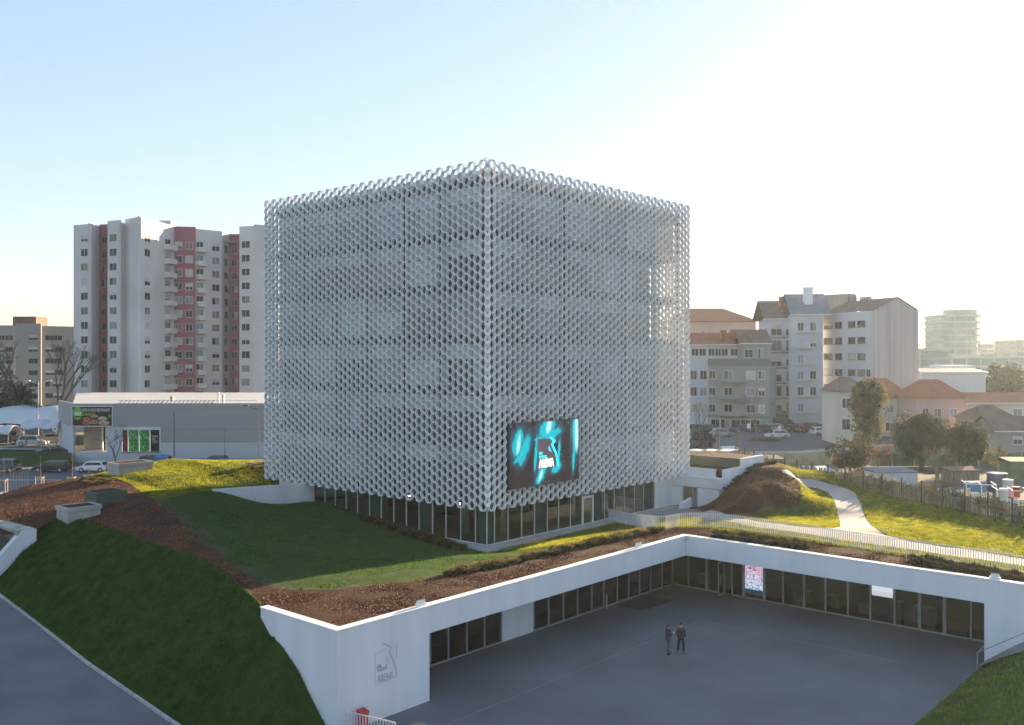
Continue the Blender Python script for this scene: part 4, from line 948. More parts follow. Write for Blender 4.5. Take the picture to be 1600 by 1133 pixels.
b4 = Bldg('apartment_building', 'narrow bluish white apartment building with slate roof and tall paired windows', 'apartment building', D(1260, 200))
a, b = D(1237, 201), D(1286, 200); T, l = body(b4, a, b, 16, GZ0, 26.7, 'bluish_render'); roof_gable(b4, a, D(1296, 200), 16, 26.8, 31.5, 'slate', .4)
for k in range(7):
    z = 24.0-3.45*k
    for c_ in (1251, 1270.5):
        if z > 5: b4.win(T, px_on(a, b, c_), z, 1.15, 1.7, rw_.choice(['dark', 'light', 'half', 'shut']))
    if z > 5: mb = MB('cream_render'); mb.T = T; mb.box(1.0, -.5, z-1.25, l-1.2, -.003, z-1.05); b4.put(mb, 'balcony_slab')
mb = MB('shutter'); mb.T = T; mb.box(.8, -.03, GZ0, 3.3, -.003, 5.4); b4.put(mb, 'garage_door')
mb = MB('white_cap'); mb.T = wallT(D(1258, 204), D(1270, 204)); mb.box(0, 0, 28, 1.7, 1.5, 32.4); mb.box(-.1, -.1, 32.4, 1.8, 1.6, 32.7); b4.put(mb, 'chimney'); b4.done()
b5 = Bldg('apartment_building', 'white apartment building with rows of brown windows and tan metal clad gable', 'apartment building', D(1330, 198))
a, b = D(1286, 206), D(1363, 190); T, l = b5.wall(a, b, GZ0, 26.9, 'bluish_render')
for k in range(7):
    z = 24.3-3.35*k
    for c_, w_ in ((1294, 2.9), (1310.5, 2.2), (1331, 2.2), (1346, 2.3), (1357, 1.0)):
        if c_ == 1357 and k != 3: continue
        b5.win(T, px_on(a, b, c_), z, w_, 1.25, rw_.choice(['beige', 'dark', 'dark', 'dark', 'half', 'shut']), frame='brown_tiles')
g0, g1 = D(1363, 190), D(1435, 192); T5, l5 = b5.wall(g0, g1, GZ0, 26.8, 'metal_cladding')
mb = MB('metal_cladding'); mb.T = T5; pk = px_on(g0, g1, 1402); mb.prism([(0, .01), (l5, .01), (l5, .36), (0, .36)], 26.85, 26.9)
for y in (.0, .35):
    q = [(.01, y, 26.84), (l5-.01, y, 26.84), (pk, y, 29.5)]; mb.poly(q if y == 0 else q[::-1])
b5.put(mb, 'gable'); mb = MB('brown_tiles'); A_ = Vector((*g0, 27.0)); B_ = Vector((*g1, 27.0)); Pk = A_.lerp(B_, pk/l5); Pk.z = 29.75
bk = (Vector((*D(1286, 206), 0))-Vector((*D(1363, 190), 0))); nrm = bk.normalized(); L2 = bk.length
up = lambda v, z: Vector((v.x, v.y, z))
far1 = A_+nrm*L2; far2 = Pk+nrm*L2; far3 = B_+nrm*L2
o_ = -nrm*.3
mb.poly([A_+o_, Pk+o_, far2, far1]); mb.poly([B_+o_, far3, far2, Pk+o_]); b5.put(mb, 'roof')
a, b = D(1435, 192), D(1435, 214); b5.wall(a, b, GZ0, 26.8, 'metal_cladding')
mb = MB('slab_grey'); mb.T = wallT(D(1285, 212), D(1340, 205)); mb.box(0, 0, 27, 6.5, 3, 31.5); mb.box(7, 0, 27, 8, 1, 31); mb.box(9, .5, 27, 11, 2, 30.6, 'panel_brown'); b5.put(mb, 'roof_house')
b5.done()
# houses in front
def house(name, label, p0, p1, Y, z0, z1, zp, wallm, roofm, dpt=8, wins=(), hip=True, cat='house'):
    H = Bldg(name, label, cat, D((p0+p1)/2, Y)); a, b = D(p0, Y), D(p1, Y); T, l = body(H, a, b, dpt, z0, z1, wallm, None if hip else zp-.1)
    (roof_hip if hip else roof_gable)(H, a, b, dpt, z1+.05, zp, roofm, .5)
    for c_, z, w_, h_, k in wins: H.win(T, px_on(a, b, c_), z, w_, h_, k)
    H.done(); return H
house('house', 'white two-storey house with dark red roof, partly hidden by the tall ivy tree', 1313, 1356, 152, 3, 11.8, 14.2, 'cream_render', 'brown_tiles', 9, [(1322, 10.0, 1.2, 1.5, 'dark'), (1322, 6.6, 1.3, 1.7, 'dark'), (1340, 10, 1.0, 1.4, 'dark')])
house('house', 'cream house with red roof between the ivy tree and the dark bushes', 1352, 1424, 168, 3, 10.2, 13.6, 'cream_render', 'terracotta', 10, [(1365, 8.3, 1.2, 1.4, 'shut'), (1390, 8.3, 1.4, 1.4, 'light'), (1410, 7.8, 1.2, 1.6, 'dark'), (1390, 5, 1.4, 1.4, 'dark')])
house('house', 'dusty pink house with orange tiled roof above the dark bushes', 1432, 1508, 160, 3, 10.6, 13.6, 'pink_render', 'terracotta', 9, [(1446, 8.0, 1.0, 1.4, 'dark'), (1465, 8.0, 1.2, 1.4, 'beige'), (1490, 8.0, 1.2, 1.4, 'light')])
house('warehouse', 'long low warehouse with faded pink roof at the right edge', 1512, 1720, 178, 3, 8.9, 10.6, 'cream_render', 'terracotta', 12, [(1560, 7.0, 1.6, 1.2, 'light'), (1590, 7, 1.6, 1.2, 'light')], hip=False, cat='warehouse')
house('shed', 'low house with brown tiled roof in front of the long pink roofed warehouse', 1530, 1590, 150, 3, 7.4, 9.6, 'pink_render', 'brown_tiles', 8, [(1548, 5.8, 1.2, 1.2, 'dark')], cat='shed')
house('shed', 'grey shed with tiled lean-to roof at the right edge beside the yard', 1556, 1660, 136, 3, 6.9, 8.8, 'greygreen_render', 'brown_tiles', 7, [(1590, 5.4, 1.2, 1.0, 'half')], hip=False, cat='shed')
house('workshop', 'low white workshop roofs behind the metal clad gable', 1440, 1540, 250, 3, 13.6, 14.4, 'bluish_render', 'slate', 14, [], hip=False, cat='workshop')
# hazy distance
def banded(name, label, p0, p1, Y, ztop, fl, m, dpt=25, cat='office building', m2='teal_glass'):
    H = Bldg(name, label, cat, D((p0+p1)/2, Y)); a, b = D(p0, Y), D(p1, Y); T, l = body(H, a, b, dpt, 2, ztop-.6, m2)
    mb = MB(m); mb.T = T; z = ztop
    while z > 3: mb.box(-.5, -.6, z-.7, l+.5, dpt+.5, z+.35); z -= fl
    H.put(mb, 'floor_band'); mb = MB(m); mb.T = T
    for k in range(int(l/6)+1): mb.box(k*6-.2, -.3, 2, k*6+.25, -.003, ztop-1)
    H.put(mb, 'pillar'); return H
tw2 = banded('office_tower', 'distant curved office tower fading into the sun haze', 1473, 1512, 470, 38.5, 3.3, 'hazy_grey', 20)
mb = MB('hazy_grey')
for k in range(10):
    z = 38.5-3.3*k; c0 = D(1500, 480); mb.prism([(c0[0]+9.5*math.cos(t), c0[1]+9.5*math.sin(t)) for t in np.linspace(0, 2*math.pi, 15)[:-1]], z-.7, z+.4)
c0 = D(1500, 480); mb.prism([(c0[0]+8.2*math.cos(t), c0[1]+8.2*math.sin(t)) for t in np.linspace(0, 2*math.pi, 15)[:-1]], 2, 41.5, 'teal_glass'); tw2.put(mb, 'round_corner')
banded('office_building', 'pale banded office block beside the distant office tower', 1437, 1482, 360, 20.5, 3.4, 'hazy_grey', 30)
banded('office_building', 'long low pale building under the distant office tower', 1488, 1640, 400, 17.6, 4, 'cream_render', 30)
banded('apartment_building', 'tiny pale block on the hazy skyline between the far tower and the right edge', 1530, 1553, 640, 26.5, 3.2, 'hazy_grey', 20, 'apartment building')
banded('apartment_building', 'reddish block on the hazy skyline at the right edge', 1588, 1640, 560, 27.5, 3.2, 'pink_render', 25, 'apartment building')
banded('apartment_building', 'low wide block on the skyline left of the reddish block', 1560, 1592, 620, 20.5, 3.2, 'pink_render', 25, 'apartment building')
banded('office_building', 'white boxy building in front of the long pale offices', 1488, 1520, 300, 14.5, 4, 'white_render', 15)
# ================================================================ ANNEX, PLANTERS, FENCES
an = thing('annex_building', 'small white annex with brown doorway and mulch filled planters beside the cube', 'building', (27.6, -4, 0))
def AN(name, mb): return local(mb, an, name)
AX0, AXE, AYN = 27.6, 39.0, -3.95
mb = MB('white_render'); dz0 = v_at(1066, AX0); dz1 = v_at(1090, AX0)
mb.box(AX0, AYN, 2.2, AX0+.4, dz1, 5.0); mb.box(AX0, dz1, 5.05-.0, AX0+.4, dz0, 5.0+.06); mb.box(AX0, dz0, 2.2, AX0+.4, 2.2, 5.0); mb.box(AX0, AYN, 5.06, AX0+.4, 2.2, 6.0)
mb.box(AX0+.4, AYN, 2.5, AXE, AYN+.35, 6.0); mb.box(AX0+.9, AYN+.9, 6.0, AX0+1.1, 4.0, 6.75)
mb.box(AX0+1.1, AYN+.006, 6.02, AX0+4.7, AYN+.3, 6.8); mb.box(AX0+4.7, AYN-.0, 6.02, AX0+9.2, AYN+.3, 7.6); AN('wall', mb)
mb = MB('white_cap'); mb.box(AX0-.04, AYN-.04, 6.003, AX0+.9, 2.2, 6.06); mb.box(AX0+.88, AYN+.86, 6.76, AX0+1.12, 4.0, 6.80); AN('parapet_cap', mb)
mb = MB('mulch_mat'); mb.box(AX0+1.1, AYN+.36, 6.0, AX0+10, 6, 6.62); AN('soil_bed', mb)
mb = MB('planter_green'); mb.box(AX0+4.7, AYN+.31, 6.63, AX0+4.9, AYN+6.2, 7.55); mb.box(AX0+4.9, AYN+6.0, 6.63, AX0+9.2, AYN+6.2, 7.55); AN('planter_side', mb)
mb = MB('mulch_mat'); mb.box(AX0+4.91, AYN+.31, 6.63, AX0+9.2, AYN+5.99, 7.5); AN('planter_soil', mb)
mb = MB('frame_alu'); mb.box(AX0+.05, dz1-.0, 2.4, AX0+.15, dz1+.14, 5.0); mb.box(AX0+.05, dz0-.14, 2.4, AX0+.15, dz0, 5.0); mb.box(AX0+.06, dz1+.5, 2.4, AX0+.14, dz1+.6, 5.0); AN('door_frame', mb)
mb = MB('wood'); mb.box(AX0+.12, dz1+.62, 2.4, AX0+.2, dz0-.15, 5.0); mb.box(AX0+.13, dz1+.15, 2.4, AX0+.19, dz1+.49, 5.0, 'pane_light'); AN('door', mb)
mb = MB('white_cap'); a = G(1061, 801); b = G(1095, 779); mb.prism([(a[0], a[1]), (a[0]+.2, a[1]-.3), (b[0]+.2, b[1]-.3), (b[0], b[1])], [2.4, 2.4, 3, 3], [3.5, 3.5, 4.6, 4.6]); tag(mb.build('retaining_kerb'), 'thin white sloping kerb holding the mulch back beside the annex doorway', 'kerb wall')
mb = MB('path_concrete'); mb.box(22.6, -2.6, 2.6, 27.58, 1.0, 2.98); tag(mb.build('doorstep_paving'), kind='structure')
for k, (px, py, w_) in enumerate(((1090, 727, 1.9), (1112, 726, 1.9), (1136, 725, 2.3))):
    x, y = D(px, 112); z0 = 4.4; t = thing('roof_vent', ['open', 'middle', 'wide'][k]+' white framed ventilation box standing behind the annex'+[' nearest the cube', ' between its two neighbours', ' farthest from the cube'][k], 'vent', (x, y, z0), 0, 'white ventilation boxes behind the annex')
    mb = MB('frame_white')
    for sx in (-1, 1):
        for sy in (-1, 1): mb.box(sx*w_/2-.06, sy*.8-.06, 0, sx*w_/2+.06, sy*.8+.06, 1.9)
    mb.box(-w_/2-.1, -.9, 1.9, w_/2+.1, .9, 2.02); mb.build('frame', t)
    mb = MB('shutter'); mb.box(-w_/2+.07, -.75, 1.0, w_/2-.07, .75, 1.88); mb.box(-w_/2+.2, -.7, .1, w_/2-.2, .7, .99, 'panel_brown'); mb.build('housing', t)
# concrete planters on the mound
def planter(pt, ang, lx, ly, z0, z1, label, m='concrete'):
    t = thing('planter', label, 'planter', (pt[0], pt[1], 0), ang, 'concrete planters on the mound')
    mb = MB(m); mb.box(.08, .08, z0-1.5, lx-.08, ly-.08, z1-.3); mb.build('planter_box', t)
    mb = MB(m); r = .16; mb.box(0, 0, z1-.298, lx, r, z1); mb.box(0, ly-r, z1-.298, lx, ly, z1); mb.box(0, r, z1-.298, r, ly-r, z1); mb.box(lx-r, r, z1-.298, lx, ly-r, z1); mb.build('rim', t)
    mb = MB('mulch_mat'); mb.box(r, r, z1-.29, lx-r, ly-r, z1-.06); mb.build('soil', t); return t
g = G(185, 744); zg = hz(*g); planter(g, 0, 3.6, 2.4, zg-.3, zg+1.15, 'pale concrete planter on the sunlit grass in front of the supermarket')
g = G(150, 792); zg = hz(*g); planter(g, 0, 2.5, 2.1, zg, zg+1.05, 'greenish concrete planter, the upper of the stepped pair on the mulch', 'planter_green')
g = G(105, 818); zg = hz(*g); planter(g, 0, 2.6, 2.1, zg, zg+1.1, 'pale concrete planter, the lower of the stepped pair beside the embankment')
# white portal at the left edge
po = thing('garage_portal', 'white concrete portal with dark grille set into the embankment at the left edge', 'portal', (-24, 24, 0))
A_ = P(57, 838, 4.6); x, y = A_[0], A_[1]
mb = MB('concrete_stain'); mb.prism([(x-1.3, y), (x, y), (x, y+22), (x-1.3, y+22)], [4.45, 4.45, 4.2, 4.2], [5.15, 5.15, 5.0, 5.0]); local(mb, po, 'lintel')
mb = MB('white_render'); mb.poly([(x, y-.01, 5.13), (x, y-.01, 4.35), (x-4.3, y-.01, .6), (x-4.3, y-.01, 1.5), (x-1.2, y-.01, 4.9), (x-1.0, y-.01, 5.13)])
n0 = len(mb.v); mb.f = []; mb.m = []; mb.v = []
q = [(x, 5.14), (x, 4.3), (x-4.4, .5), (x-4.4, 1.45), (x-1.25, 4.85), (x-1.05, 5.14)]
lo = [mb.pt((a, y-.02, b)) for a, b in q]; hi = [mb.pt((a, y+.55, b)) for a, b in q]; mb.f = [lo, hi[::-1]]+[[lo[(k+1) % 6], lo[k], hi[k], hi[(k+1) % 6]] for k in range(6)]; mb.m = [0]*8
local(mb, po, 'sloping_jamb')
mb = MB('dark_metal'); mb.box(x-1.0, y+.6, 0, x-.9, y+22, 4.4)
for k in range(120): mb.box(x-1.06, y+.7+k*.18, 0, x-1.0, y+.76+k*.18, 4.4, 'slab_grey')
local(mb, po, 'grille')
# white picket railing along the roof garden
rail_pts = [G(*q) for q in ((950,814),(975,819),(1000,824),(1020,827.5),(1036,828.5),(1048,826.5),(1061,823.5),(1080,822.5),(1110,824),(1160,829),(1250,842),(1350,858),(1450,873),(1550,889),(1600,897),(1680,910))]
rp = np.array(smooth_line(rail_pts, 3)); seg_l = np.r_[0, np.cumsum(np.linalg.norm(np.diff(rp, axis=0), axis=1))]
mb = MB('frame_white'); ra = MB('frame_white'); prev = None
for k, t in enumerate(np.arange(0, seg_l[-1], .155)):
    x = np.interp(t, seg_l, rp[:, 0]); y = np.interp(t, seg_l, rp[:, 1]); z = hz(x, y); mb.box(x-.022, y-.022, z-.1, x+.022, y+.022, z+1.08)
    if k % 10 == 0:
        if prev: ra.tube((prev[0], prev[1], prev[2]+.14), (x, y, z+.14), .02, n=4); ra.tube((prev[0], prev[1], prev[2]+1.0), (x, y, z+1.0), .02, n=4)
        prev = (x, y, z)
t = thing('railing', 'white picket railing curving round the roof garden above the plaza', 'railing', (rp[0][0], rp[0][1], 0))
local(mb, t, 'pickets'); local(ra, t, 'rails')
# rail beside the gravel strip and at the near wall corner
t = thing('handrail', 'thin pale handrail climbing beside the gravel strip at the right', 'handrail', (5, -32, 0)); mb = MB('frame_alu')
hp = [(5.15, -32.5, 0), (5.15, -35.3, 1.85), (5.3, -38, 3.1)]
for a in hp: mb.tube(a, (a[0], a[1], a[2]+1.0), .03)
for a, b in zip(hp[:-1], hp[1:]): mb.tube((a[0], a[1], a[2]+1.0), (b[0], b[1], b[2]+1.0), .025)
mb.tube((5.15, -32.5, 1.0), (6.7, -32.44, 1.0), .025); local(mb, t, 'rail')
t = thing('railing', 'short white picket railing against the outer corner of the white wall', 'railing', (WEND, WV-.3, 0)); mb = MB('frame_white'); r0 = P(541, 1135, .1); r1 = P(600, 1170, .1)
r0 = (WEND+.3, WV-.25, 0); r1 = (WEND+.9, WV-3.0, 0)
for k in range(18):
    a = Vector(r0).lerp(Vector(r1), k/17); mb.box(a.x-.02, a.y-.02, 0, a.x+.02, a.y+.02, 1.05)
mb.tube((r0[0], r0[1], 1.1), (r1[0], r1[1], 1.1), .035); local(mb, t, 'pickets')
t = thing('litter_bin', 'small red bin standing at the foot of the white wall', 'bin', (WEND+1.2, WV-.4, 0)); mb = MB('red'); mb.prism([(-.2, -.17), (.2, -.17), (.2, .17), (-.2, .17)], .15, .8); mb.build('body', t); mb = MB('red'); mb.prism([(-.23, -.2), (.23, -.2), (.23, .2), (-.23, .2)], .81, [.86, .86, .97, .97]); mb.build('lid', t); mb = MB('dark_metal'); mb.box(-.05, -.05, 0, .05, .05, .149); mb.build('foot', t)
# wooden fence with hedge along the right lawn
fp = np.array(smooth_line([p[:2] for p in fence_line], 1)); fl = np.r_[0, np.cumsum(np.linalg.norm(np.diff(fp, axis=0), axis=1))]
t = thing('wooden_fence', 'weathered picket fence with uneven tops along the far edge of the lawn', 'fence', (fp[0][0], fp[0][1], 0)); mb = MB('old_wood'); base = MB('concrete'); rf = random.Random(2)
def fpt(s): return float(np.interp(s, fl, fp[:, 0])), float(np.interp(s, fl, fp[:, 1]))
s = 0
while s < fl[-1]:
    x, y = fpt(s); z = 4.35; hh = rf.uniform(1.35, 1.75); wd = rf.uniform(.06, .10); lean = rf.uniform(-.05, .05); d_ = Vector((fpt(s+.1)[0]-x, fpt(s+.1)[1]-y, 0)).normalized()
    a = Vector((x, y, z)); mb.prism([tuple((a-d_*wd)[:2]), tuple((a+d_*wd)[:2]), tuple((a+d_*wd+Vector((.02, .04, 0)))[:2]), tuple((a-d_*wd+Vector((.02, .04, 0)))[:2])], z-.6, z+hh); s += rf.uniform(.19, .30)
for k in range(int(fl[-1]/2.6)):
    x, y = fpt(k*2.6); ps = MB('dark_metal'); ps.box(x-.06, y-.06, 3.6, x+.06, y+.06, 6.4); local(ps, t, 'post')
for k in range(60):
    a = fpt(fl[-1]*k/60); b = fpt(fl[-1]*(k+1)/60); base.prism([a, b, (b[0]+.2, b[1]), (a[0]+.2, a[1])], 3.6, 4.62)
local(mb, t, 'pickets'); local(base, t, 'base')

# ================================================================ PLANTS
def leaf_cloud(mb, c, r, n, size, m, rr, shell=.55):
    for _ in range(n):
        while True:
            p = Vector((rr.uniform(-1, 1), rr.uniform(-1, 1), rr.uniform(-1, 1)))
            if shell < p.length < 1 or (p.length < 1 and rr.random() < .25): break
        q = Vector((c[0]+p.x*r[0], c[1]+p.y*r[1], c[2]+p.z*r[2])); u = Vector((rr.gauss(0, 1), rr.gauss(0, 1), rr.gauss(0, 1))).normalized(); v = u.orthogonal().normalized(); s = size*rr.uniform(.6, 1.4)
        mb.poly([q-u*s, q+v*s*.5, q+u*s, q-v*s*.5], m)
def grow(mb, a, d, l, r, dep, rr, m, spread=.6, up=.25, tips=None):
    b = a+d*l; mb.tube(a, b, r, r*.68, 5 if r > .03 else 3, m, caps=False)
    if dep == 0:
        if tips is not None: tips.append(b)
        return
    for _ in range(3 if rr.random() < .45 else 2):
        q = (d+Vector((rr.gauss(0, spread), rr.gauss(0, spread), rr.gauss(0, spread*.6)+up))).normalized(); grow(mb, b, q, l*rr.uniform(.62, .85), r*.64, dep-1, rr, m, spread, up, tips)
def tree(name, label, loc, hgt, clumps, nleaf, size, mats, trunk_r=.25, seed=1, group=None, bark='bark', th=None):
    rr = random.Random(seed); t = thing(name, label, 'tree', loc, 0, group); tr = MB(bark); th = th or hgt*.35
    tr.tube((0, 0, -.3), (0, 0, th), trunk_r, trunk_r*.7, 8)
    for c, r in clumps: tr.tube((0, 0, th*.85), (c[0]*.8, c[1]*.8, c[2]), trunk_r*.5, trunk_r*.15, 5)
    tr.build('trunk', t); cr_ = MB(mats[0]); tot = sum(r[0]*r[1]+r[0]*r[2] for c, r in clumps)
    for c, r in clumps:
        nn = int(nleaf*(r[0]*r[1]+r[0]*r[2])/tot); sub = max(4, nn//90)
        for _ in range(sub):
            p = Vector((rr.gauss(0, 1), rr.gauss(0, 1), rr.gauss(0, 1))).normalized()*rr.uniform(.55, 1.0); q = (c[0]+p.x*r[0], c[1]+p.y*r[1], c[2]+p.z*r[2]); k = rr.uniform(.22, .42)
            leaf_cloud(cr_, q, (r[0]*k, r[1]*k, r[2]*k), nn//sub, size, rr.choice(mats), rr, .3)
    cr_.build('crown', t); return t
def bare(name, label, loc, hgt, seed, dep=6, r=.2, spread=.38, up=.12, group=None, bark='bark', lean=0, leaves=None):
    rr = random.Random(seed); t = thing(name, label, 'tree', loc, 0, group); mb = MB(bark); mb.tube((0, 0, -.2), (lean, 0, hgt*.25), r*1.15, r, 8); tips = []
    br = MB(bark)
    for k in range(3): grow(br, Vector((lean, 0, hgt*.25)), Vector((rr.uniform(-.5, .5), rr.uniform(-.5, .5), 1)).normalized(), hgt*.24, r*.75, dep-1, rr, bark, spread, up, tips)
    mb.build('trunk', t); br.build('branches', t)
    if leaves:
        lf = MB(leaves[0])
        for p in tips:
            if rr.random() < leaves[1]: leaf_cloud(lf, p, (.25, .25, .25), 3, leaves[2], leaves[0], rr, 0)
        lf.build('leaves', t)
    return t
def at(px, Y, py=None, z=None):
    u, v = D(px, Y); return (u, v, z if z is not None else (zat(py, Y) if py is not None else gz(u, v)))
tree('ivy_tree', 'tall upright ivy covered tree with sunlit edges in front of the white house', at(1357, 132, z=3.3), 12, [((0, 0, 7.6), (2.7, 2.7, 3.2)), ((.2, 0, 4.2), (2.2, 2.2, 2.4)), ((-1.2, .2, 9.4), (1.5, 1.5, 1.8)), ((1.3, -.3, 9.0), (1.4, 1.4, 2.0)), ((-1.5, 0, 5.6), (1.5, 1.5, 1.8))], 15000, .15, ['leaf_olive', 'leaf_gold', 'leaf_dark'], .3, 3)
tree('bush_tree', 'wide dark evergreen bush, largest in the yard behind the fence', at(1440, 118, z=3.4), 7, [((0, 0, 4.2), (3.6, 3.2, 2.6)), ((-2.2, 0, 3.4), (2.2, 2.2, 2.0)), ((2.4, 0, 3.8), (2.4, 2.2, 2.2)), ((.4, 0, 5.6), (1.8, 1.8, 1.4))], 22000, .15, ['leaf_dark', 'leaf_dark', 'leaf_dark', 'leaf_olive'], .3, 4, th=2)
tree('bush_tree', 'dark rounded evergreen to the right of the largest bush in the yard', at(1512, 116, z=3.4), 6, [((0, 0, 3.6), (2.7, 2.4, 2.4)), ((1.8, 0, 2.8), (1.6, 1.6, 1.6)), ((-1.3, 0, 2.6), (1.8, 1.8, 1.5))], 13000, .14, ['leaf_dark', 'leaf_dark', 'leaf_olive'], .25, 5, th=1.6)
tree('bush_tree', 'brownish green rounded shrub tree behind the start of the wooden fence', at(1328, 112, z=3.4), 5, [((0, 0, 2.6), (2.6, 2.4, 1.9)), ((1.6, 0, 2.0), (1.7, 1.7, 1.4)), ((-1.5, 0, 2.0), (1.4, 1.4, 1.2))], 6500, .13, ['leaf_olive', 'leaf_dark', 'leaf_red'], .2, 6, th=1.4)
tree('round_tree', 'big domed dark tree in the haze at the right edge', at(1568, 262, z=2.8), 15, [((0, 0, 7.5), (7.6, 6, 4.8)), ((3, 0, 8.5), (4, 4, 3.4)), ((-3.5, 0, 6.5), (4.4, 4, 3.6))], 9000, .35, ['leaf_olive', 'leaf_dark'], .5, 7)
tree('red_shrub', 'reddish leafless looking shrub under the ivy tree', at(1372, 122, z=3.4), 3.4, [((0, 0, 2.2), (2.0, 1.6, 1.2)), ((1.6, 0, 1.8), (1.3, 1.2, 1.0))], 2600, .08, ['leaf_red', 'leaf_dry'], .1, 8, th=.8)
tree('dry_shrub', 'pale dry shrub at the right end of the dark evergreens', at(1556, 112, z=3.4), 3.8, [((0, 0, 2.2), (1.4, 1.2, 1.5))], 1500, .09, ['leaf_dry', 'leaf_olive'], .1, 9, th=.8)
bare('bare_tree', 'broad leafless street tree with pale twigs in front of the terrace apartments', at(1182, 158, z=3.3), 8.5, 12, 6, .14, .42, .1, bark='bark_pale', leaves=('leaf_dry', .5, .07))
bare('bare_tree', 'slim leafless street tree beside the honeycomb cube', at(1092, 150, z=3.3), 7, 13, 5, .12, .40, .15, bark='bark_pale', leaves=('leaf_olive', .5, .07))
tree('evergreen_shrub', 'dark green shrub mass beside the road behind the annex', at(1096, 138, z=3.3), 3.4, [((0, 0, 1.7), (2.8, 1.6, 1.5)), ((2.0, 0, 1.5), (1.6, 1.3, 1.2))], 2600, .12, ['leaf_dark', 'leaf_olive'], .12, 14, th=.8)
for k, (px, Y, hh, lab) in enumerate(((1100, 118, 3.6, 'red leaved young tree nearest the honeycomb cube'), (1119, 116, 5.2, 'tall narrow young tree with pink buds behind the vent boxes'), (1154, 112, 5.4, 'tallest sapling with sparse pink leaves behind the annex planter'), (1172, 140, 3.4, 'small orange leaved sapling on the street verge'))):
    x, y, z = at(px, Y, z=3.4); rr = random.Random(30+k); t = thing('sapling', lab, 'tree', (x, y, z), 0, 'young trees behind the annex'); mb = MB('bark_pale'); mb.tube((0, 0, 0), (0, 0, hh), .04, .015, 5); lf = MB('leaf_red')
    for q in range(26):
        z0 = rr.uniform(.25, .95)*hh; an_ = rr.uniform(0, 6.28); l = .55*(1.1-z0/hh)+.2; e = Vector((math.cos(an_)*l, math.sin(an_)*l, z0+l*1.2)); mb.tube((0, 0, z0), e, .012, .005, 3)
        for _ in range(5): leaf_cloud(lf, Vector((0, 0, z0)).lerp(e, rr.uniform(.3, 1)), (.1, .1, .1), 2, .06, 'leaf_red', rr, 0)
    mb.build('trunk', t); lf.build('leaves', t)
# left side trees
bare('bare_tree', 'large leafless tree with spreading crown, leftmost in front of the beige block', at(24, 172, z=3.4), 17, 21, 7, .38, .34, .10, 'leafless trees in front of the beige block')
bare('bare_tree', 'large leafless tree with narrow fork, beside the apartment tower', at(91, 174, z=3.4), 16.5, 22, 7, .36, .32, .12, 'leafless trees in front of the beige block')
tree('evergreen_tree', 'dark evergreen tree under the bare tree at the left edge', at(8, 176, z=3.4), 12, [((0, 0, 6.5), (4.2, 3.5, 4.0)), ((2.4, 0, 5), (2.6, 2.4, 3))], 5000, .22, ['leaf_dark'], .3, 23)
rr = random.Random(24); x, y, z = at(33, 164, z=3.4); t = thing('palm_tree', 'dark palm with drooping fronds behind the white tents', 'palm', (x, y, z)); mb = MB('bark'); mb.tube((0, 0, 0), (0, 0, 6.5), .35, .28, 8); mb.build('trunk', t); mb = MB('leaf_dark')
for k in range(46):
    an_ = rr.uniform(0, 6.28); el = rr.uniform(-.2, 1.3); p = Vector((0, 0, 6.5)); d_ = Vector((math.cos(an_)*math.cos(el), math.sin(an_)*math.cos(el), math.sin(el)))
    for s in range(8):
        q = p+d_*.48; sd_ = d_.cross(Vector((0, 0, 1))).normalized()*(.5-.04*s); mb.poly([p, q+sd_-Vector((0, 0, .2)), q]); mb.poly([p, q, q-sd_-Vector((0, 0, .2))]); p = q; d_ = (d_+Vector((0, 0, -.14))).normalized()
mb.build('fronds', t)
bare('bare_tree', 'small leafless tree in front of the supermarket window', at(180, 128, z=2.0), 6.2, 25, 6, .10, .5, .02)
for k, (px, Y, hh, lab) in enumerate(((6, 104, 4.6, 'thin staked sapling at the left edge of the pavement'), (63, 106, 4.4, 'thin sapling between wooden stakes in front of the black estate car'), (113, 106, 4.8, 'slender leafless sapling in front of the white hatchback'), (139, 108, 2.6, 'short sapling with three pale stakes beside the concrete planter'))):
    x, y = D(px, Y); z = 2.0; rr = random.Random(50+k); t = thing('sapling', lab, 'tree', (x, y, z), 0, 'young staked trees by the left street'); mb = MB('bark_pale'); mb.tube((0, 0, 0), (0, 0, hh), .045, .015, 5)
    for q in range(14): z0 = rr.uniform(.4, .95)*hh; an_ = rr.uniform(0, 6.28); l = .45*(1.1-z0/hh)+.2; mb.tube((0, 0, z0), (math.cos(an_)*l, math.sin(an_)*l, z0+l*1.3), .014, .005, 3)
    mb.build('trunk', t)
    for q in range(3): an_ = q*2.1+.4; mb = MB('stake'); mb.tube((math.cos(an_)*.5, math.sin(an_)*.5, -.1), (math.cos(an_)*.5, math.sin(an_)*.5, 2.0), .045, n=5); mb.build('stake', t)
    mb = MB('stake')
    for q in range(3): a = q*2.1+.4; b = a+2.1; mb.tube((math.cos(a)*.5, math.sin(a)*.5, 1.85), (math.cos(b)*.5, math.sin(b)*.5, 1.85), .03, n=4)
    mb.build('crossbar', t)
x, y = D(30, 106); t = thing('bicycle_rack', 'dark metal bar rack on the pavement at the left', 'rack', (x, y, 2.0), -.85); mb = MB('dark_metal')
for k in range(7): mb.tube((k*.32-1, 0, 0), (k*.32-1, 0, 2.4), .025, n=5); mb.tube((k*.32-1, 0, 2.4), (k*.32-.84, .3, 2.7), .02, n=4)
mb.build('bars', t); mb = MB('stake'); mb.tube((-1.1, 0, 2.5), (-.2, 0, 3.1), .05, n=5); mb.tube((-.2, 0, 3.1), (1.1, 0, 2.9), .05, n=5); mb.build('top_rail', t)
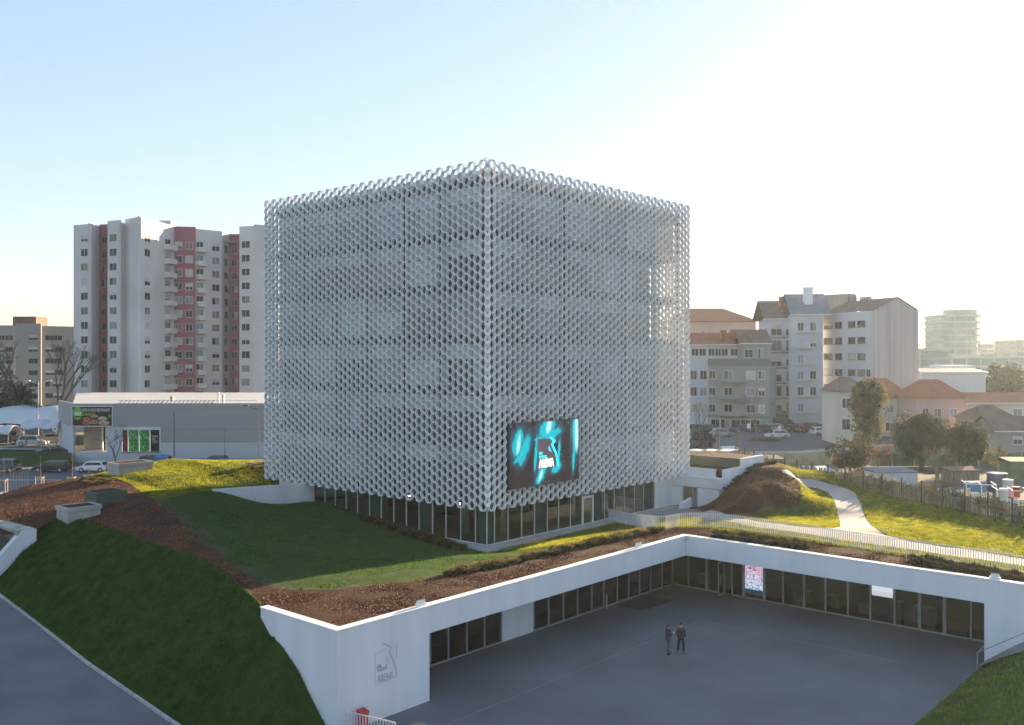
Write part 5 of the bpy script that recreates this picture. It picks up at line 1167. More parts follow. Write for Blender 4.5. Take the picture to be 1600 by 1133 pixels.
# low shrubs: each a thing
def shrub_mesh(seed, r, hh, n, m, up=True):
    rr = random.Random(seed); mb = MB(m)
    for _ in range(n):
        an_ = rr.uniform(0, 6.28); l = rr.uniform(.4, 1); b = Vector((math.cos(an_)*r*l*.25, math.sin(an_)*r*l*.25, 0)); e = Vector((math.cos(an_)*r*l, math.sin(an_)*r*l, hh*rr.uniform(.5, 1)*(1.15-l*.5))); s = Vector((-math.sin(an_), math.cos(an_), 0))*rr.uniform(.025, .05); mid_ = b.lerp(e, .5)+Vector((0, 0, hh*.12)); mb.poly([b, mid_-s, e, mid_+s])
    me = mb.build('tmp'); d_ = me.data; bpy.data.objects.remove(me); return d_
SH = [shrub_mesh(k, .42, .55, 170, 'shrub_leaf') for k in range(4)]; SG = [shrub_mesh(10+k, .45, .55, 120, 'leaf_dry') for k in range(4)]; SS = [shrub_mesh(20+k, .16, .2, 22, 'leaf_dry') for k in range(3)]
def put_shrub(me, x, y, label, group, name='shrub', sc=1.0, rr=random, zo=0):
    o = bpy.data.objects.new(name, me); C.objects.link(o); o.location = (x, y, hz(x, y)+zo); o.rotation_euler = (0, 0, rr.uniform(0, 6.28)); s = sc*rr.uniform(.8, 1.2); o.scale = (s, s, s*rr.uniform(.8, 1.1)); tag(o, label, 'shrub', group)
rr = random.Random(77)
for (p0, q0, p1, q1, n, lab) in ((1116, 838, 1262, 858, 22, 'low grey-green shrub behind the parapet near the pink lit poster'), (1425, 878, 1600, 908, 26, 'low grey-green shrub in the mulch behind the parapet at the right')):
    for row in range(2):
        for k in range(n):
            t_ = (k+rr.uniform(-.2, .2))/n; g_ = G(p0+(p1-p0)*t_, q0+(q1-q0)*t_+row*6-2); put_shrub(rr.choice(SH), g_[0], g_[1], lab, lab.replace('low grey-green shrub', 'grey-green shrubs'), rr=rr)
gp = [G(*q) for q in ((700,899),(760,889),(820,876),(880,861),(940,849),(1000,836),(1030,831))]; gq = smooth_line(gp, 1); gl_ = resample([(*p, 0) for p in gq], 95)
for p in gl_:
    for _ in range(1): put_shrub(rr.choice(SG), p[0]+rr.uniform(-.5, .5), p[1]+rr.uniform(-.5, .3), 'pale dry grass clump along the mulch edge in front of the cube', 'dry grass clumps in front of the cube', 'grass_clump', 1.1, rr)
gp = [(-1.2, 1.5), (-1.3, 4), (-1.3, 7), (-1.1, 10), (-1.0, 12.5)]; gl_ = resample([(*p, 0) for p in gp], 40)
for p in gl_: put_shrub(rr.choice(SH), p[0]+rr.uniform(-.6, .3), p[1]+rr.uniform(-.3, .3), 'dark low shrub at the foot of the cube left of its near corner', 'dark shrubs at the foot of the cube', 'shrub', 1.2, rr)
for k in range(11):
    for j in range(8):
        px = 1150+k*9.2+j*2+rr.uniform(-2, 2); py = 748+j*5.5+rr.uniform(-1, 1)
        if px > 1140+(748+44-py)*.6: g_ = G(px, py); put_shrub(rr.choice(SS), g_[0], g_[1], 'tiny pale seedling planted in rows on the mulch mound', 'seedlings on the mulch mound', 'seedling', 1.0, rr)
for k in range(16): 
    q = k/15; g_ = (28.2+q*10, -4.35); put_shrub(rr.choice(SH), g_[0], g_[1], 'dark green tuft along the white annex wall on the mound', 'tufts along the annex wall', 'grass_clump', 1.0, rr)
for k in range(22): g_ = G(128+rr.uniform(0, 45), 752+rr.uniform(-4, 6)); put_shrub(rr.choice(SG), g_[0], g_[1], 'dry tuft on the crest of the mulch behind the stepped planters', 'dry tufts on the mulch crest', 'grass_clump', .8, rr)
# hedge climbing the wooden fence
rr = random.Random(91)
for k in range(30):
    s = fl[-1]*(.40+.60*k/30); x, y = fpt(s); t = thing('hedge_plant', 'bushy yellow-green climber growing through the right half of the wooden fence', 'hedge', (x+.45, y-.3, 3.4), 0, 'climbers on the wooden fence'); mb = MB('leaf_gold')
    for q in range(5): leaf_cloud(mb, (rr.uniform(-.7, .7), rr.uniform(-.8, .8), rr.uniform(1.2, 2.4)), (.5, .5, .5), 75, .085, rr.choice(['leaf_gold', 'leaf_olive', 'leaf_dark']), rr, .2)
    mb.build('leaves', t); mb = MB('bark_pale')
    for q in range(4): mb.tube((0, 0, 0), (rr.uniform(-.6, .6), rr.uniform(-.6, .6), rr.uniform(1.5, 2.6)), .02, .008, 3)
    mb.build('stems', t)
# grass blades over the lawns: uncountable
def blades(name, n_target, mask_fn, m, hh, wd, seed):
    r = np.random.default_rng(seed); N = n_target*6; u = r.uniform(-30, 56, N); v = r.uniform(-50, 48, N); Y = depth(u, v); X = (u*ca-v*sa-1.81); px = 800+F*X/Y
    keep = (px > -30) & (px < 1630) & (Y > 40) & (r.random(N) < np.clip((75/np.maximum(Y, 40))**1.2, 0, 1)); u, v = u[keep], v[keep]; k = mask_fn(u, v); u, v = u[k][:n_target], v[k][:n_target]
    z = h(u, v)+.0; n = len(u); a = r.uniform(0, 6.28, n); l = hh*r.uniform(.5, 1.3, n); w_ = wd*r.uniform(.7, 1.3, n); le = r.uniform(-.5, .5, (n, 2))*l[:, None]
    p0 = np.c_[u-np.cos(a)*w_, v-np.sin(a)*w_, z-.02]; p1 = np.c_[u+np.cos(a)*w_, v+np.sin(a)*w_, z-.02]; p2 = np.c_[u+le[:, 0], v+le[:, 1], z+l]
    vv = np.stack([p0, p1, p2], 1).reshape(-1, 3); me = bpy.data.meshes.new(name); me.vertices.add(len(vv)); me.vertices.foreach_set('co', vv.ravel()); me.loops.add(n*3); me.loops.foreach_set('vertex_index', np.arange(n*3)); me.polygons.add(n); me.polygons.foreach_set('loop_start', np.arange(0, n*3, 3)); me.update(); me.validate()
    me.materials.append(M[m]); o = bpy.data.objects.new(name, me); C.objects.link(o); o['kind'] = 'stuff'; return o
def onlawn(u, v): return (sdpoly(u, v, roof_poly) > .05) & (np.maximum(sdpoly(u, v, mulchA), sdpoly(u, v, mulchB)) < .05) & (sdpoly(u, v, path_poly) < -.05) & (sdpoly(u, v, bld) < -.2)
def onmulch(u, v): return (sdpoly(u, v, roof_poly) > .3) & (np.maximum(sdpoly(u, v, mulchA), sdpoly(u, v, mulchB)) > 0) & (sdpoly(u, v, path_poly) < -.05) & (sdpoly(u, v, bld) < -.2)
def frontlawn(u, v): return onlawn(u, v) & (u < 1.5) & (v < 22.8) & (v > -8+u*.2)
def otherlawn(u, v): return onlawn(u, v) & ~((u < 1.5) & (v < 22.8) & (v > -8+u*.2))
blades('grass', 90000, frontlawn, 'blade_shaded', .07, .034, 4); blades('grass', 280000, otherlawn, 'blade_sunlit', .10, .040, 14)  # front lawn takes the shade-coloured blades, other lawns the sun-coloured ones
mat('chips', (.13, .05, .028), .9, 0, .5, 9, col2=(.34, .15, .075))
blades('wood_chips', 110000, onmulch, 'chips', .055, .05, 5)

def blades_on(name, obj, n, m, hh, wd, seed):
    r = np.random.default_rng(seed); me0 = bpy.data.objects[obj].data; nv_ = len(me0.vertices); co = np.empty(nv_*3); me0.vertices.foreach_get('co', co); co = co.reshape(-1, 3); q = np.array([list(p.vertices) for p in me0.polygons if len(p.vertices) == 4])
    A_, B_, C_, D_ = (co[q[:, k]] for k in range(4)); ar = np.linalg.norm(np.cross(B_-A_, D_-A_), axis=1); k = r.choice(len(q), n, p=ar/ar.sum()); s = r.random((n, 1)); t = r.random((n, 1))
    p = (A_[k]*(1-s)+B_[k]*s)*(1-t)+(D_[k]*(1-s)+C_[k]*s)*t; a = r.uniform(0, 6.28, n); l = hh*r.uniform(.5, 1.4, n)*(.6+.8*vnoise(p[:, 0]*.7, p[:, 1]*.7, 6)); w_ = wd*r.uniform(.7, 1.3, n); le = r.uniform(-.6, .6, (n, 2))*l[:, None]
    z = p[:, 2]; p0 = np.c_[p[:, 0]-np.cos(a)*w_, p[:, 1]-np.sin(a)*w_, z-.03]; p1 = np.c_[p[:, 0]+np.cos(a)*w_, p[:, 1]+np.sin(a)*w_, z-.03]; p2 = np.c_[p[:, 0]+le[:, 0], p[:, 1]+le[:, 1], z+l]
    vv = np.stack([p0, p1, p2], 1).reshape(-1, 3); me = bpy.data.meshes.new(name); me.vertices.add(len(vv)); me.vertices.foreach_set('co', vv.ravel()); me.loops.add(n*3); me.loops.foreach_set('vertex_index', np.arange(n*3)); me.polygons.add(n); me.polygons.foreach_set('loop_start', np.arange(0, n*3, 3)); me.update(); me.validate()
    me.materials.append(M[m]); o = bpy.data.objects.new(name, me); C.objects.link(o); o['kind'] = 'stuff'; return o
blades_on('grass', 'grass_embankment', 90000, 'blade_shaded', .15, .03, 8); blades_on('grass', 'grass_slope', 40000, 'blade_sunlit', .13, .03, 9)
# ================================================================ CARS
def carmat(n, c, met=.3): 
    m = mat(n, c, .3, met, .02); m.node_tree.nodes['Principled BSDF'].inputs['Coat Weight'].default_value = .6; return n
for n_, c_ in (('car_white', (.70, .72, .75)), ('car_black', (.015, .016, .02)), ('car_silver', (.36, .37, .39)), ('car_grey', (.08, .085, .095)), ('car_blue', (.03, .06, .14)), ('car_red', (.22, .03, .03)), ('car_beige', (.30, .27, .22))): carmat(n_, c_)
mat('car_glass', (.02, .025, .03), .05, 0, .1); mat('headlight', (.6, .6, .6), .15, 0, .1); mat('taillight', (.35, .02, .02), .2, 0, .1)
def car(label, loc, rz, paint, kind='hatch', group=None):
    t = thing('parked_car', label, 'car', loc, rz, group); Lh = {'hatch': 2.05, 'estate': 2.35, 'suv': 2.25, 'sedan': 2.3, 'van': 2.5}[kind]; W_ = .88; H = {'hatch': 1.46, 'estate': 1.46, 'suv': 1.7, 'sedan': 1.42, 'van': 1.95}[kind]
    bz = {'suv': .95, 'van': 1.1}.get(kind, .86); q = Lh
    low = [(-q, .35), (-q-.03, .62), (-q+.06, bz-.06), (-q+.3, bz), (-.45*q, bz+.04), (.4*q, bz+.02), (q-.45, bz-.10), (q-.08, bz-.28), (q, .5), (q-.03, .28), (-q+.05, .26)]
    rear = {'hatch': (-q+.28, -q+.75), 'estate': (-q+.12, -q+.5), 'suv': (-q+.15, -q+.6), 'sedan': (-q+.55, -q+1.15), 'van': (-q+.05, -q+.25)}[kind]; ws = .95 if kind != 'van' else 1.5
    def loft(mb, prof, wf, m=None):   # symmetric sections, narrower at the edges
        n = len(prof); rows = []
        for y, sc in ((-1, .0), (-.93, 1), (.93, 1), (1, .0)): rows.append([mb.pt((x*(1 if sc else .985), y*wf(z), z-(0 if sc else .02)*(z > .5))) for x, z in prof])
        for a, b in zip(rows[:-1], rows[1:]):
            for k in range(n): j = (k+1) % n; mb.f.append([a[k], a[j], b[j], b[k]]); mb.m.append(mb.mi(m))
        mb.f.append(rows[0][::-1]); mb.f.append(rows[-1]); mb.m += [mb.mi(m)]*2
    mb = MB(paint); loft(mb, low, lambda z: W_*(1-.05*max(0, z-.5)))
    roofp_ = [(rear[0]+.12, bz+.02), (rear[1], H-.03), (rear[1]+.3, H), (.15*q, H), (.38*q, H-.08), (ws*q*.62, bz)]
    loft(mb, roofp_, lambda z: W_*(.94-.22*max(0, z-bz))); mb.build('body', t)
    mb = MB('car_glass'); wy = lambda z: W_*(.94-.22*max(0, z-bz))+.006
    for s in (-1, 1):
        g_ = [(rear[0]+.30, bz+.08), (rear[1]+.12, H-.14), (.12*q, H-.12), (.34*q, H-.18), (ws*q*.62-.25, bz+.06)]; pts = [(x, s*wy(z), z) for x, z in g_]; mb.poly(pts if s < 0 else pts[::-1])
    mb.build('side_window', t)
    for (a, b, nm) in (((ws*q*.62-.03, bz+.05), (.38*q+.02, H-.10), 'windscreen'), ((rear[0]+.14, bz+.10), (rear[1]+.0, H-.08), 'rear_window')):
        mb = MB('car_glass'); o = .02 if nm == 'windscreen' else -.02; mb.poly([(a[0]+o, -wy(a[1])+.08, a[1]), (a[0]+o, wy(a[1])-.08, a[1]), (b[0]+o, wy(b[1])-.08, b[1]), (b[0]+o, -wy(b[1])+.08, b[1])]); mb.build(nm, t)
    for sx in (-1, 1):
        for sy in (-1, 1):
            w_ = MB('rubber'); w_.tube((sx*q*.62, sy*(W_-.2), .32), (sx*q*.62, sy*(W_+.01), .32), .33, n=16); w_ = w_.build('wheel', t)
            r_ = MB('rim'); r_.tube((sx*q*.62, sy*(W_+.011), .32), (sx*q*.62, sy*(W_+.02), .32), .20, n=12); r_.build('rim', w_)
    for s in (-1, 1):
        mb = MB('headlight'); mb.box(q-.14, s*.68-.14, .56, q+.005, s*.68+.14, .70); mb.build('headlight', t)
        mb = MB('taillight'); mb.box(-q-.035, s*.70-.12, .66, -q+.1, s*.70+.12, .84); mb.build('taillight', t)
        mb = MB(paint); mb.box(ws*q*.62-.35, s*(W_+.07)-.07, bz+.05, ws*q*.62-.2, s*(W_+.07)+.07, bz+.2); mb.build('mirror', t)
    return t
XA = math.atan2(-sa, ca)        # heading of a car parked square to the view
def cz(px, py, Y): u, v = D(px, Y); return (u, v, zat(py, Y))
def carat(label, px, Y, z, rot, paint, kind, group): u, v = D(px, Y); return car(label, (u, v, z), XA+rot, paint, kind, group)
LG = 'cars along the street in front of the supermarket'
carat('dark grey off-roader cut by the left edge of the photo', 4, 127, 2.0, 3.14, 'car_grey', 'suv', LG)
carat('black estate car parked below the green bank', 81, 127, 2.0, 3.14, 'car_black', 'estate', LG)
carat('white hatchback parked in front of the supermarket entrance', 146, 127, 2.0, 3.14, 'car_white', 'hatch', LG)
carat('black car showing its roof behind the pale concrete planter', 231, 133, 2.1, 3.1, 'car_black', 'hatch', LG)
carat('black car whose roof alone shows over the sunlit grass', 338, 133, 2.1, 3.1, 'car_black', 'hatch', LG)
TG = 'cars under the white tents'
carat('silver estate under the white tents beside the leaning pole', 51, 149, PZ+.02, .1, 'car_silver', 'suv', TG); carat('beige car tucked against the supermarket wall under the tents', 83, 156, PZ+.02, .4, 'car_beige', 'sedan', TG)
carat('dark car deep in the shade of the tents at the left edge', 8, 152, PZ+.02, .3, 'car_black', 'hatch', TG); carat('blue-grey car behind the dark car under the tents', 28, 160, PZ+.02, 1.4, 'car_grey', 'sedan', TG)
RG = 'cars parked on the right hand street'
for px, Y, r_, pt_, kd, lb_ in ((1090, 172, .1, 'car_grey', 'van', 'grey van half hidden by the honeycomb cube'), (1127, 168, .2, 'car_silver', 'hatch', 'silver car between the van and the bare street tree'), (1112, 178, .1, 'car_black', 'hatch', 'dark car behind the silver car near the cube'),
    (1160, 178, .3, 'car_blue', 'hatch', 'dark blue car behind the bare street tree'), (1192, 178, .4, 'car_grey', 'sedan', 'grey car in front of the dark shop front'), (1213, 180, .2, 'car_silver', 'estate', 'silver estate in front of the railed balconies'),
    (1214, 165, 3.25, 'car_white', 'hatch', 'white hatchback on the near lane above the green verge'), (1238, 178, .7, 'car_black', 'sedan', 'black car under the slate roofed building'), (1256, 177, .7, 'car_red', 'hatch', 'dark red car beside the black car in the row'), (1270, 180, .6, 'car_black', 'suv', 'black off-roader behind the white estate'),
    (1285, 172, .25, 'car_white', 'estate', 'white estate car nearest the white house on the right'), (1306, 182, .5, 'car_grey', 'hatch', 'grey car at the end of the row by the white house'), (1222, 190, .2, 'car_black', 'van', 'black van deep in shade by the garage door')):
    carat(lb_, px, Y, 3.28, r_, pt_, kd, RG)
# ================================================================ STREET FURNITURE
def lamp(label, px, Y, z0, z1, arms=1, m='frame_white', r=.09):
    u, v = D(px, Y); t = thing('street_lamp', label, 'street lamp', (u, v, z0), XA); h_ = z1-z0; mb = MB(m); mb.tube((0, 0, 0), (0, 0, h_), r, r*.6, 8); mb.build('pole', t)
    for s in ([-1, 1] if arms == 2 else ([-1] if arms == 1 else [])):
        mb = MB(m); mb.tube((0, 0, h_-.4), (s*1.6, 0, h_+.15), .05, .04, 6); mb.build('arm', t); mb = MB(m); mb.prism([(s*1.5-.1, -.14), (s*2.2+.0, -.1), (s*2.2+.0, .1), (s*1.5-.1, .14)] if s > 0 else [(-2.2, -.1), (-1.4, -.14), (-1.4, .14), (-2.2, .1)], h_+.1, h_+.24); mb.build('lamp_head', t)
lamp('pale twin-armed street lamp rising above the white tents', 60, 156, PZ, 13.4, 2); lamp('slim dark lamp post with a short arm beside the picnic table', 404, 134, 2, 10.4, 1, 'dark_metal', .06)
lamp('plain grey pole in front of the supermarket cladding', 272, 134, 2, 9.6, 0, 'post_metal', .10); lamp('thinnest short pole between the grey pole and the lamp post', 351, 136, 2, 7.2, 0, 'post_metal', .04)
lamp('thin dark pole crossing the food billboard', 116, 132, 2, 10.2, 0, 'dark_metal', .05); lamp('tall thin lamp post in front of the terrace apartments', 1124, 150, 3.3, 11.5, 1, 'frame_alu', .06)
for px, lb_, z1 in ((1170, 'white square road sign beside the young tree', 6.0), (1218, 'white square road sign above the white hatchback', 5.6)):
    u, v = D(px, 160); t = thing('road_sign', lb_, 'road sign', (u, v, 3.3), XA, 'white road signs'); mb = MB('frame_alu'); mb.tube((0, 0, 0), (0, 0, z1-3.3), .04); mb.build('post', t); mb = MB('white_cap'); mb.box(-.3, -.06, z1-4.0, .3, -.03, z1-3.1); mb.build('sign_plate', t)
u, v = D(252, 131); t = thing('recycling_bin', 'blue recycling container at the supermarket wall', 'bin', (u, v, 2.05), XA); mat('blue_plastic', (.03, .15, .35), .5)
mb = MB('blue_plastic'); mb.prism([(-.8, -.5), (.8, -.5), (.8, .5), (-.8, .5)], 0, 1.4); mb.build('body', t); mb = MB('blue_plastic'); mb.prism([(-.85, -.55), (.85, -.55), (.85, .55), (-.85, .55)], 1.41, [1.5, 1.5, 1.8, 1.8]); mb.build('lid', t)
u, v = D(267, 130); t = thing('waste_container', 'white container with rubbish on top beside the blue bin', 'container', (u, v, 2.05), XA); mb = MB('bluish_render'); mb.prism([(-.6, -.5), (.6, -.5), (.7, .5), (-.7, .5)], 0, 1.35); mb.build('body', t); mb = MB('olive'); mb.ball((-.1, 0, 1.55), .28, 7, 4); mb.ball((.3, .1, 1.5), .2, 7, 4, 'car_beige'); mb.build('rubbish', t)
t = thing('blue_railing', 'blue metal railing along the base of the supermarket', 'railing', (*D(340, 131), 2.05), XA); mb = MB('blue_plastic')
for z in (.75, 1.25): mb.box(-6.2, -.03, z, 12, .03, z+.08)
for k in range(10): mb.box(-6.2+k*2, -.04, 0, -6.12+k*2, .04, 1.3)
mb.build('bars', t)
u, v = D(1140, 128); t = thing('recycling_bin', 'big pale recycling container on the right hand verge', 'bin', (u, v, 3.3), XA+.2); mb = MB('shutter'); mb.prism([(-1.1, -.6), (1.1, -.6), (1.1, .6), (-1.1, .6)], .1, 1.7); mb.build('body', t); mb = MB('bluish_render'); mb.prism([(-1.15, -.65), (1.15, -.65), (1.15, .65), (-1.15, .65)], 1.71, [1.75, 1.75, 2.0, 2.0]); mb.build('lid', t)
u, v = G(404, 734); z = hz(u, v); t = thing('picnic_table', 'weathered wooden picnic table on the sunlit grass left of the cube', 'table', (u, v, z), .1); mb = MB('old_wood'); mb.box(-1.3, -.55, .72, 1.3, .55, .79, 'wood'); mb.build('tabletop', t)
for s in (-1, 1):
    mb = MB('wood'); mb.box(-1.3, s*.95-.16, .42, 1.3, s*.95+.16, .47); mb.build('bench', t)
    for r_ in (-1, 1): mb = MB('wood'); mb.tube((s*.95, r_*.9, 0), (s*.95, r_*.2, .72), .06, n=5); mb.build('leg', t)
# white membrane tents
mat('membrane', (.52, .55, .58), .7, 0, .05)
def tent(label, pxa, pxb, Y, zlo, zhi, seed, dpt=12, warm=False):
    a, b = D(pxa, Y), D(pxb, Y); t = thing('tent_canopy', label, 'canopy', (*a, 0), 0, 'white tensile canopies over the car park'); T = Matrix.Translation((-a[0], -a[1], 0)) @ wallT(a, b); l = v2(a, b).length; mb = MB('membrane'); mb.T = T; n, m_ = 24, 10; ids = []
    for j in range(m_+1):
        for i in range(n+1):
            x = i/n; y = j/m_; z = zlo+(zhi-zlo)*math.sin(math.pi*min(1, y*1.1))*(.75+.25*abs(math.cos(x*math.pi*2+seed)))+.12*math.cos(x*math.pi*4+seed); ids.append(mb.pt((x*l, y*dpt, z)))
    for j in range(m_):
        for i in range(n): q = j*(n+1)+i; mb.f.append([ids[q], ids[q+1], ids[q+n+2], ids[q+n+1]]); mb.m.append(0)
    o = mb.build('membrane', t, smooth=True); o.modifiers.new('solid', 'SOLIDIFY').thickness = .03
    for x in (.08, .5, .92):
        mb = MB('frame_alu'); mb.T = T; mb.tube((x*l, 1, PZ), (x*l+.4, .6, zlo+.2), .09); mb.build('mast', t)
tent('nearest white tent over the silver estate', 30, 88, 147, 6.3, 7.6, .4, 5); tent('long bluish white tent behind the lamp, against the supermarket', -30, 92, 156, 6.4, 9.2, 2.1, 16); tent('white tent cut by the left edge of the photo', -60, 12, 149, 5.3, 6.6, 3.2, 5)
u, v = D(79, 143); t = thing('leaning_post', 'pale post leaning under the tents beside the silver estate', 'post', (u, v, PZ), XA); mb = MB('stake'); mb.tube((0, 0, 0), (-1.3, 0, 2.9), .10, n=6); mb.build('post', t)
u, v = D(86, 146); t = thing('round_sign', 'small round white sign at the corner of the supermarket', 'sign', (u, v, PZ), XA); mb = MB('frame_alu'); mb.tube((0, 0, 0), (0, 0, 2.9), .04); mb.build('post', t); mb = MB('white_cap'); mb.tube((0, -.07, 2.9), (0, -.03, 2.9), .42, n=18); mb.tube((0, -.075, 2.9), (0, -.071, 2.9), .2, n=14, m='slab_grey'); mb.build('sign_plate', t)
# floodlights on the parapet, mat on the plaza
for k, (px, pl) in enumerate(((663, 'left wing, nearest the wall emblem'), (1003, 'left wing, close to the inner corner'), (1553, 'right wing'))):
    x, y = (u_at(px, WV), WV+.25) if k < 2 else (WU+.25, v_at(px, WU)); t = thing('floodlight', 'small white floodlight on the parapet of the '+pl, 'floodlight', (x, y, TOPZ+.06), 0 if k < 2 else -1.57); mb = MB('white_cap'); mb.box(-.28, -.12, 0, .28, .12, .14); mb.build('base', t); mb = MB('white_cap'); mb.prism([(-.2, -.1), (.2, -.1), (.2, .12), (-.2, .12)], .141, [.34, .34, .26, .26]); mb.build('lamp_head', t)
g_ = P(980, 932, 0); mb = MB('dark_metal'); mb.box(3.2, -11.6, .004, 6.9, -9.5, .02); tag(mb.build('door_mat'), 'dark rectangular entrance mat lying on the plaza near the inner corner', 'mat')
x = u_at(941.5, GV); t = thing('ashtray_post', 'thin metal ashtray post standing by the glazing of the left wing', 'ashtray', (x, GV-.35, 0)); mb = MB('rim'); mb.tube((0, 0, 0), (0, 0, 1.0), .06, n=8); mb.build('post', t); mb = MB('dark_metal'); mb.tube((0, 0, 1.0), (0, 0, 1.12), .08, n=8); mb.build('bowl', t)
# ================================================================ THE YARD BEHIND THE FENCE
YZ = 3.32
def bx(name, label, cat, px, Y, w_, d_, h_, m, rot=0, z=YZ, lid=None, group=None):
    u, v = D(px, Y); t = thing(name, label, cat, (u, v, z), XA+rot, group); mb = MB(m); mb.prism([(-w_/2, -d_/2), (w_/2, -d_/2), (w_/2, d_/2), (-w_/2, d_/2)], 0, h_); mb.build('body', t)
    if lid: mb = MB(lid); mb.prism([(-w_/2-.1, -d_/2-.1), (w_/2+.1, -d_/2-.1), (w_/2+.1, d_/2+.1), (-w_/2-.1, d_/2+.1)], h_+.002, [h_+.1, h_+.1, h_+.35, h_+.35]); mb.build('roof', t)
    return t
mat('tarp_white', (.55, .56, .58), .6); mat('tarp_dark', (.03, .035, .035), .8); mat('fence_tan', (.34, .33, .20), .8, 0, .2, 1); mat('blue_sheet', (.05, .22, .42), .5); mat('tank_white', (.5, .52, .54), .5); mat('green_sheet', (.10, .16, .09), .8, 0, .3, .8)
bx('shed', 'low shed with dark roof beside the first fence pickets', 'shed', 1197, 116, 3.6, 2.5, 1.6, 'old_wood', .1, lid='tarp_dark'); bx('greenhouse', 'white sheeted flat shelter in the middle of the yard', 'shelter', 1268, 110, 4.4, 3, .9, 'fence_tan', .1, lid='tarp_white')
bx('garden_shed', 'grey garden shed with tin roof left of the pruned tree', 'shed', 1392, 104, 4.6, 3, 1.5, 'bluish_render', .15, lid='slate'); bx('shed', 'low timber shed under the dark evergreens', 'shed', 1500, 106, 3.4, 2, 1.4, 'old_wood', 0, lid='brown_tiles')
bx('water_tank', 'blue box shaped tank among the yard clutter', 'tank', 1523, 97, 1.7, 1.2, 1.3, 'blue_sheet', .1); bx('shed', 'dark green shed at the right edge of the yard', 'shed', 1592, 108, 3.2, 2.4, 2.2, 'green_sheet', 0, lid='tarp_dark')
for k, (px, Y, r_, h_, m_, lb_) in enumerate(((1558, 99, 1.0, 1.9, 'car_blue', 'big dark blue water drum'), (1575, 96, .5, 1.6, 'tank_white', 'white plastic water tank beside the dark blue drum'), (1568, 93, .4, 1.1, 'tank_white', 'small white barrel in front of the water tank'), (1588, 95, .35, 1.0, 'red', 'faded red barrel near the right edge of the yard'))):
    u, v = D(px, Y); t = thing('barrel', lb_, 'barrel', (u, v, YZ)); mb = MB(m_); mb.tube((0, 0, 0), (0, 0, h_), r_, n=16); mb.build('drum', t); mb = MB(m_); mb.tube((0, 0, h_), (0, 0, h_+.06), r_*1.05, n=16); mb.tube((0, 0, h_*.5), (0, 0, h_*.5+.05), r_*1.03, n=16); mb.build('hoop', t)
for k, (px, Y, w_, n_) in enumerate(((1535, 86, 3.0, 3), (1585, 82, 3.0, 3))):
    u, v = D(px, Y); t = thing('pipe_frame', ['bent white pipe frame over pale panels in the yard', 'bent white pipe frame at the right edge above the climbers'][k], 'frame', (u, v, YZ), XA+.15); mb = MB('frame_white')
    for q in range(n_): x = -w_/2+q*w_/(n_-1); mb.tube((x, 0, 0), (x-.1, 0, 2.6-.1*q), .05); mb.tube((x-.1, 0, 2.6-.1*q), (x+.2, 1.2, 2.75-.1*q), .04)
    mb.tube((-w_/2-.1, 0, 2.6), (w_/2-.1, 0, 2.4), .05); mb.build('pipes', t)
    mb = MB('tank_white'); mb.box(-w_/2+.2, .6, 0, 0, .68, 1.7); mb.box(.1, .7, 0, w_/2, .78, 1.6); mb.build('panel', t)
t = thing('boundary_fence', 'yellowish board fence along the road behind the yard', 'fence', (*D(1250, 124), YZ), XA); mb = MB('fence_tan'); mb.box(-4.5, 0, 0, 4.5, .08, 1.5); mb.build('boards', t)
for k in range(5): mb = MB('concrete'); mb.box(-4.5+k*2.2, -.1, 0, -4.36+k*2.2, -.005, 1.6); mb.build('post', t)
t = thing('boundary_fence', 'long dark green and rusty sheet fence behind the yard', 'fence', (*D(1480, 122), YZ), XA); mb = MB('green_sheet')
for k in range(20): mb.box(-10+k*1.2, 0, 0, -8.83+k*1.2, .06, 1.7+.15*math.sin(k*1.7), random.choice(['green_sheet', 'old_wood', 'fence_tan', 'green_sheet']))
mb.build('sheets', t)
for k in range(9): mb = MB('concrete'); mb.box(-10+k*2.8, -.12, 0, -9.88+k*2.8, -.005, 2.0); mb.build('post', t)
t = thing('street_fence', 'thin wire fence along the pavement behind the annex', 'fence', (*D(1160, 132), 3.3), XA); mb = MB('frame_alu')
for k in range(16): mb.tube((-9+k*1.4, 0, 0), (-9+k*1.4, 0, 1.3), .03, n=4)
mb.tube((-9, 0, 1.3), (12, 0, 1.3), .025, n=4); mb.tube((-9, 0, .7), (12, 0, .7), .02, n=4); mb.build('posts', t)
x, y, z = at(1462, 103, z=YZ); t = bare('pruned_tree', 'hard pruned pale tree leaning in the yard', (x, y, z), 5, 61, 4, .2, .5, .02, bark='bark_pale', lean=.6)
rj = random.Random(8)
for k, (px, Y, lb_) in enumerate(((1410, 97, 'stack of planks leaning by the grey garden shed'), (1475, 95, 'heap of pipes and timber below the pruned tree'), (1500, 92, 'long boards lying in front of the blue tank'), (1445, 92, 'scrap pile of metal near the fence'), (1380, 100, 'white glass frames leaning by the fence'))):
    u, v = D(px, Y); t = thing('scrap_pile', lb_, 'scrap', (u, v, YZ), XA+rj.uniform(-.3, .3)); 
    for nm, m_ in (('planks', 'old_wood'), ('sheets', 'tank_white' if k % 2 == 0 else 'rim')):
        mb = MB(m_)
        for q in range(6):
            a = Vector((rj.uniform(-1.8, .2), rj.uniform(-.6, .6), rj.uniform(.05, .4))); b = a+Vector((rj.uniform(1.2, 2.6), rj.uniform(-.5, .5), rj.uniform(-.1, .9))); mb.tube(a, b, rj.uniform(.03, .12), n=4)
        mb.build(nm, t)
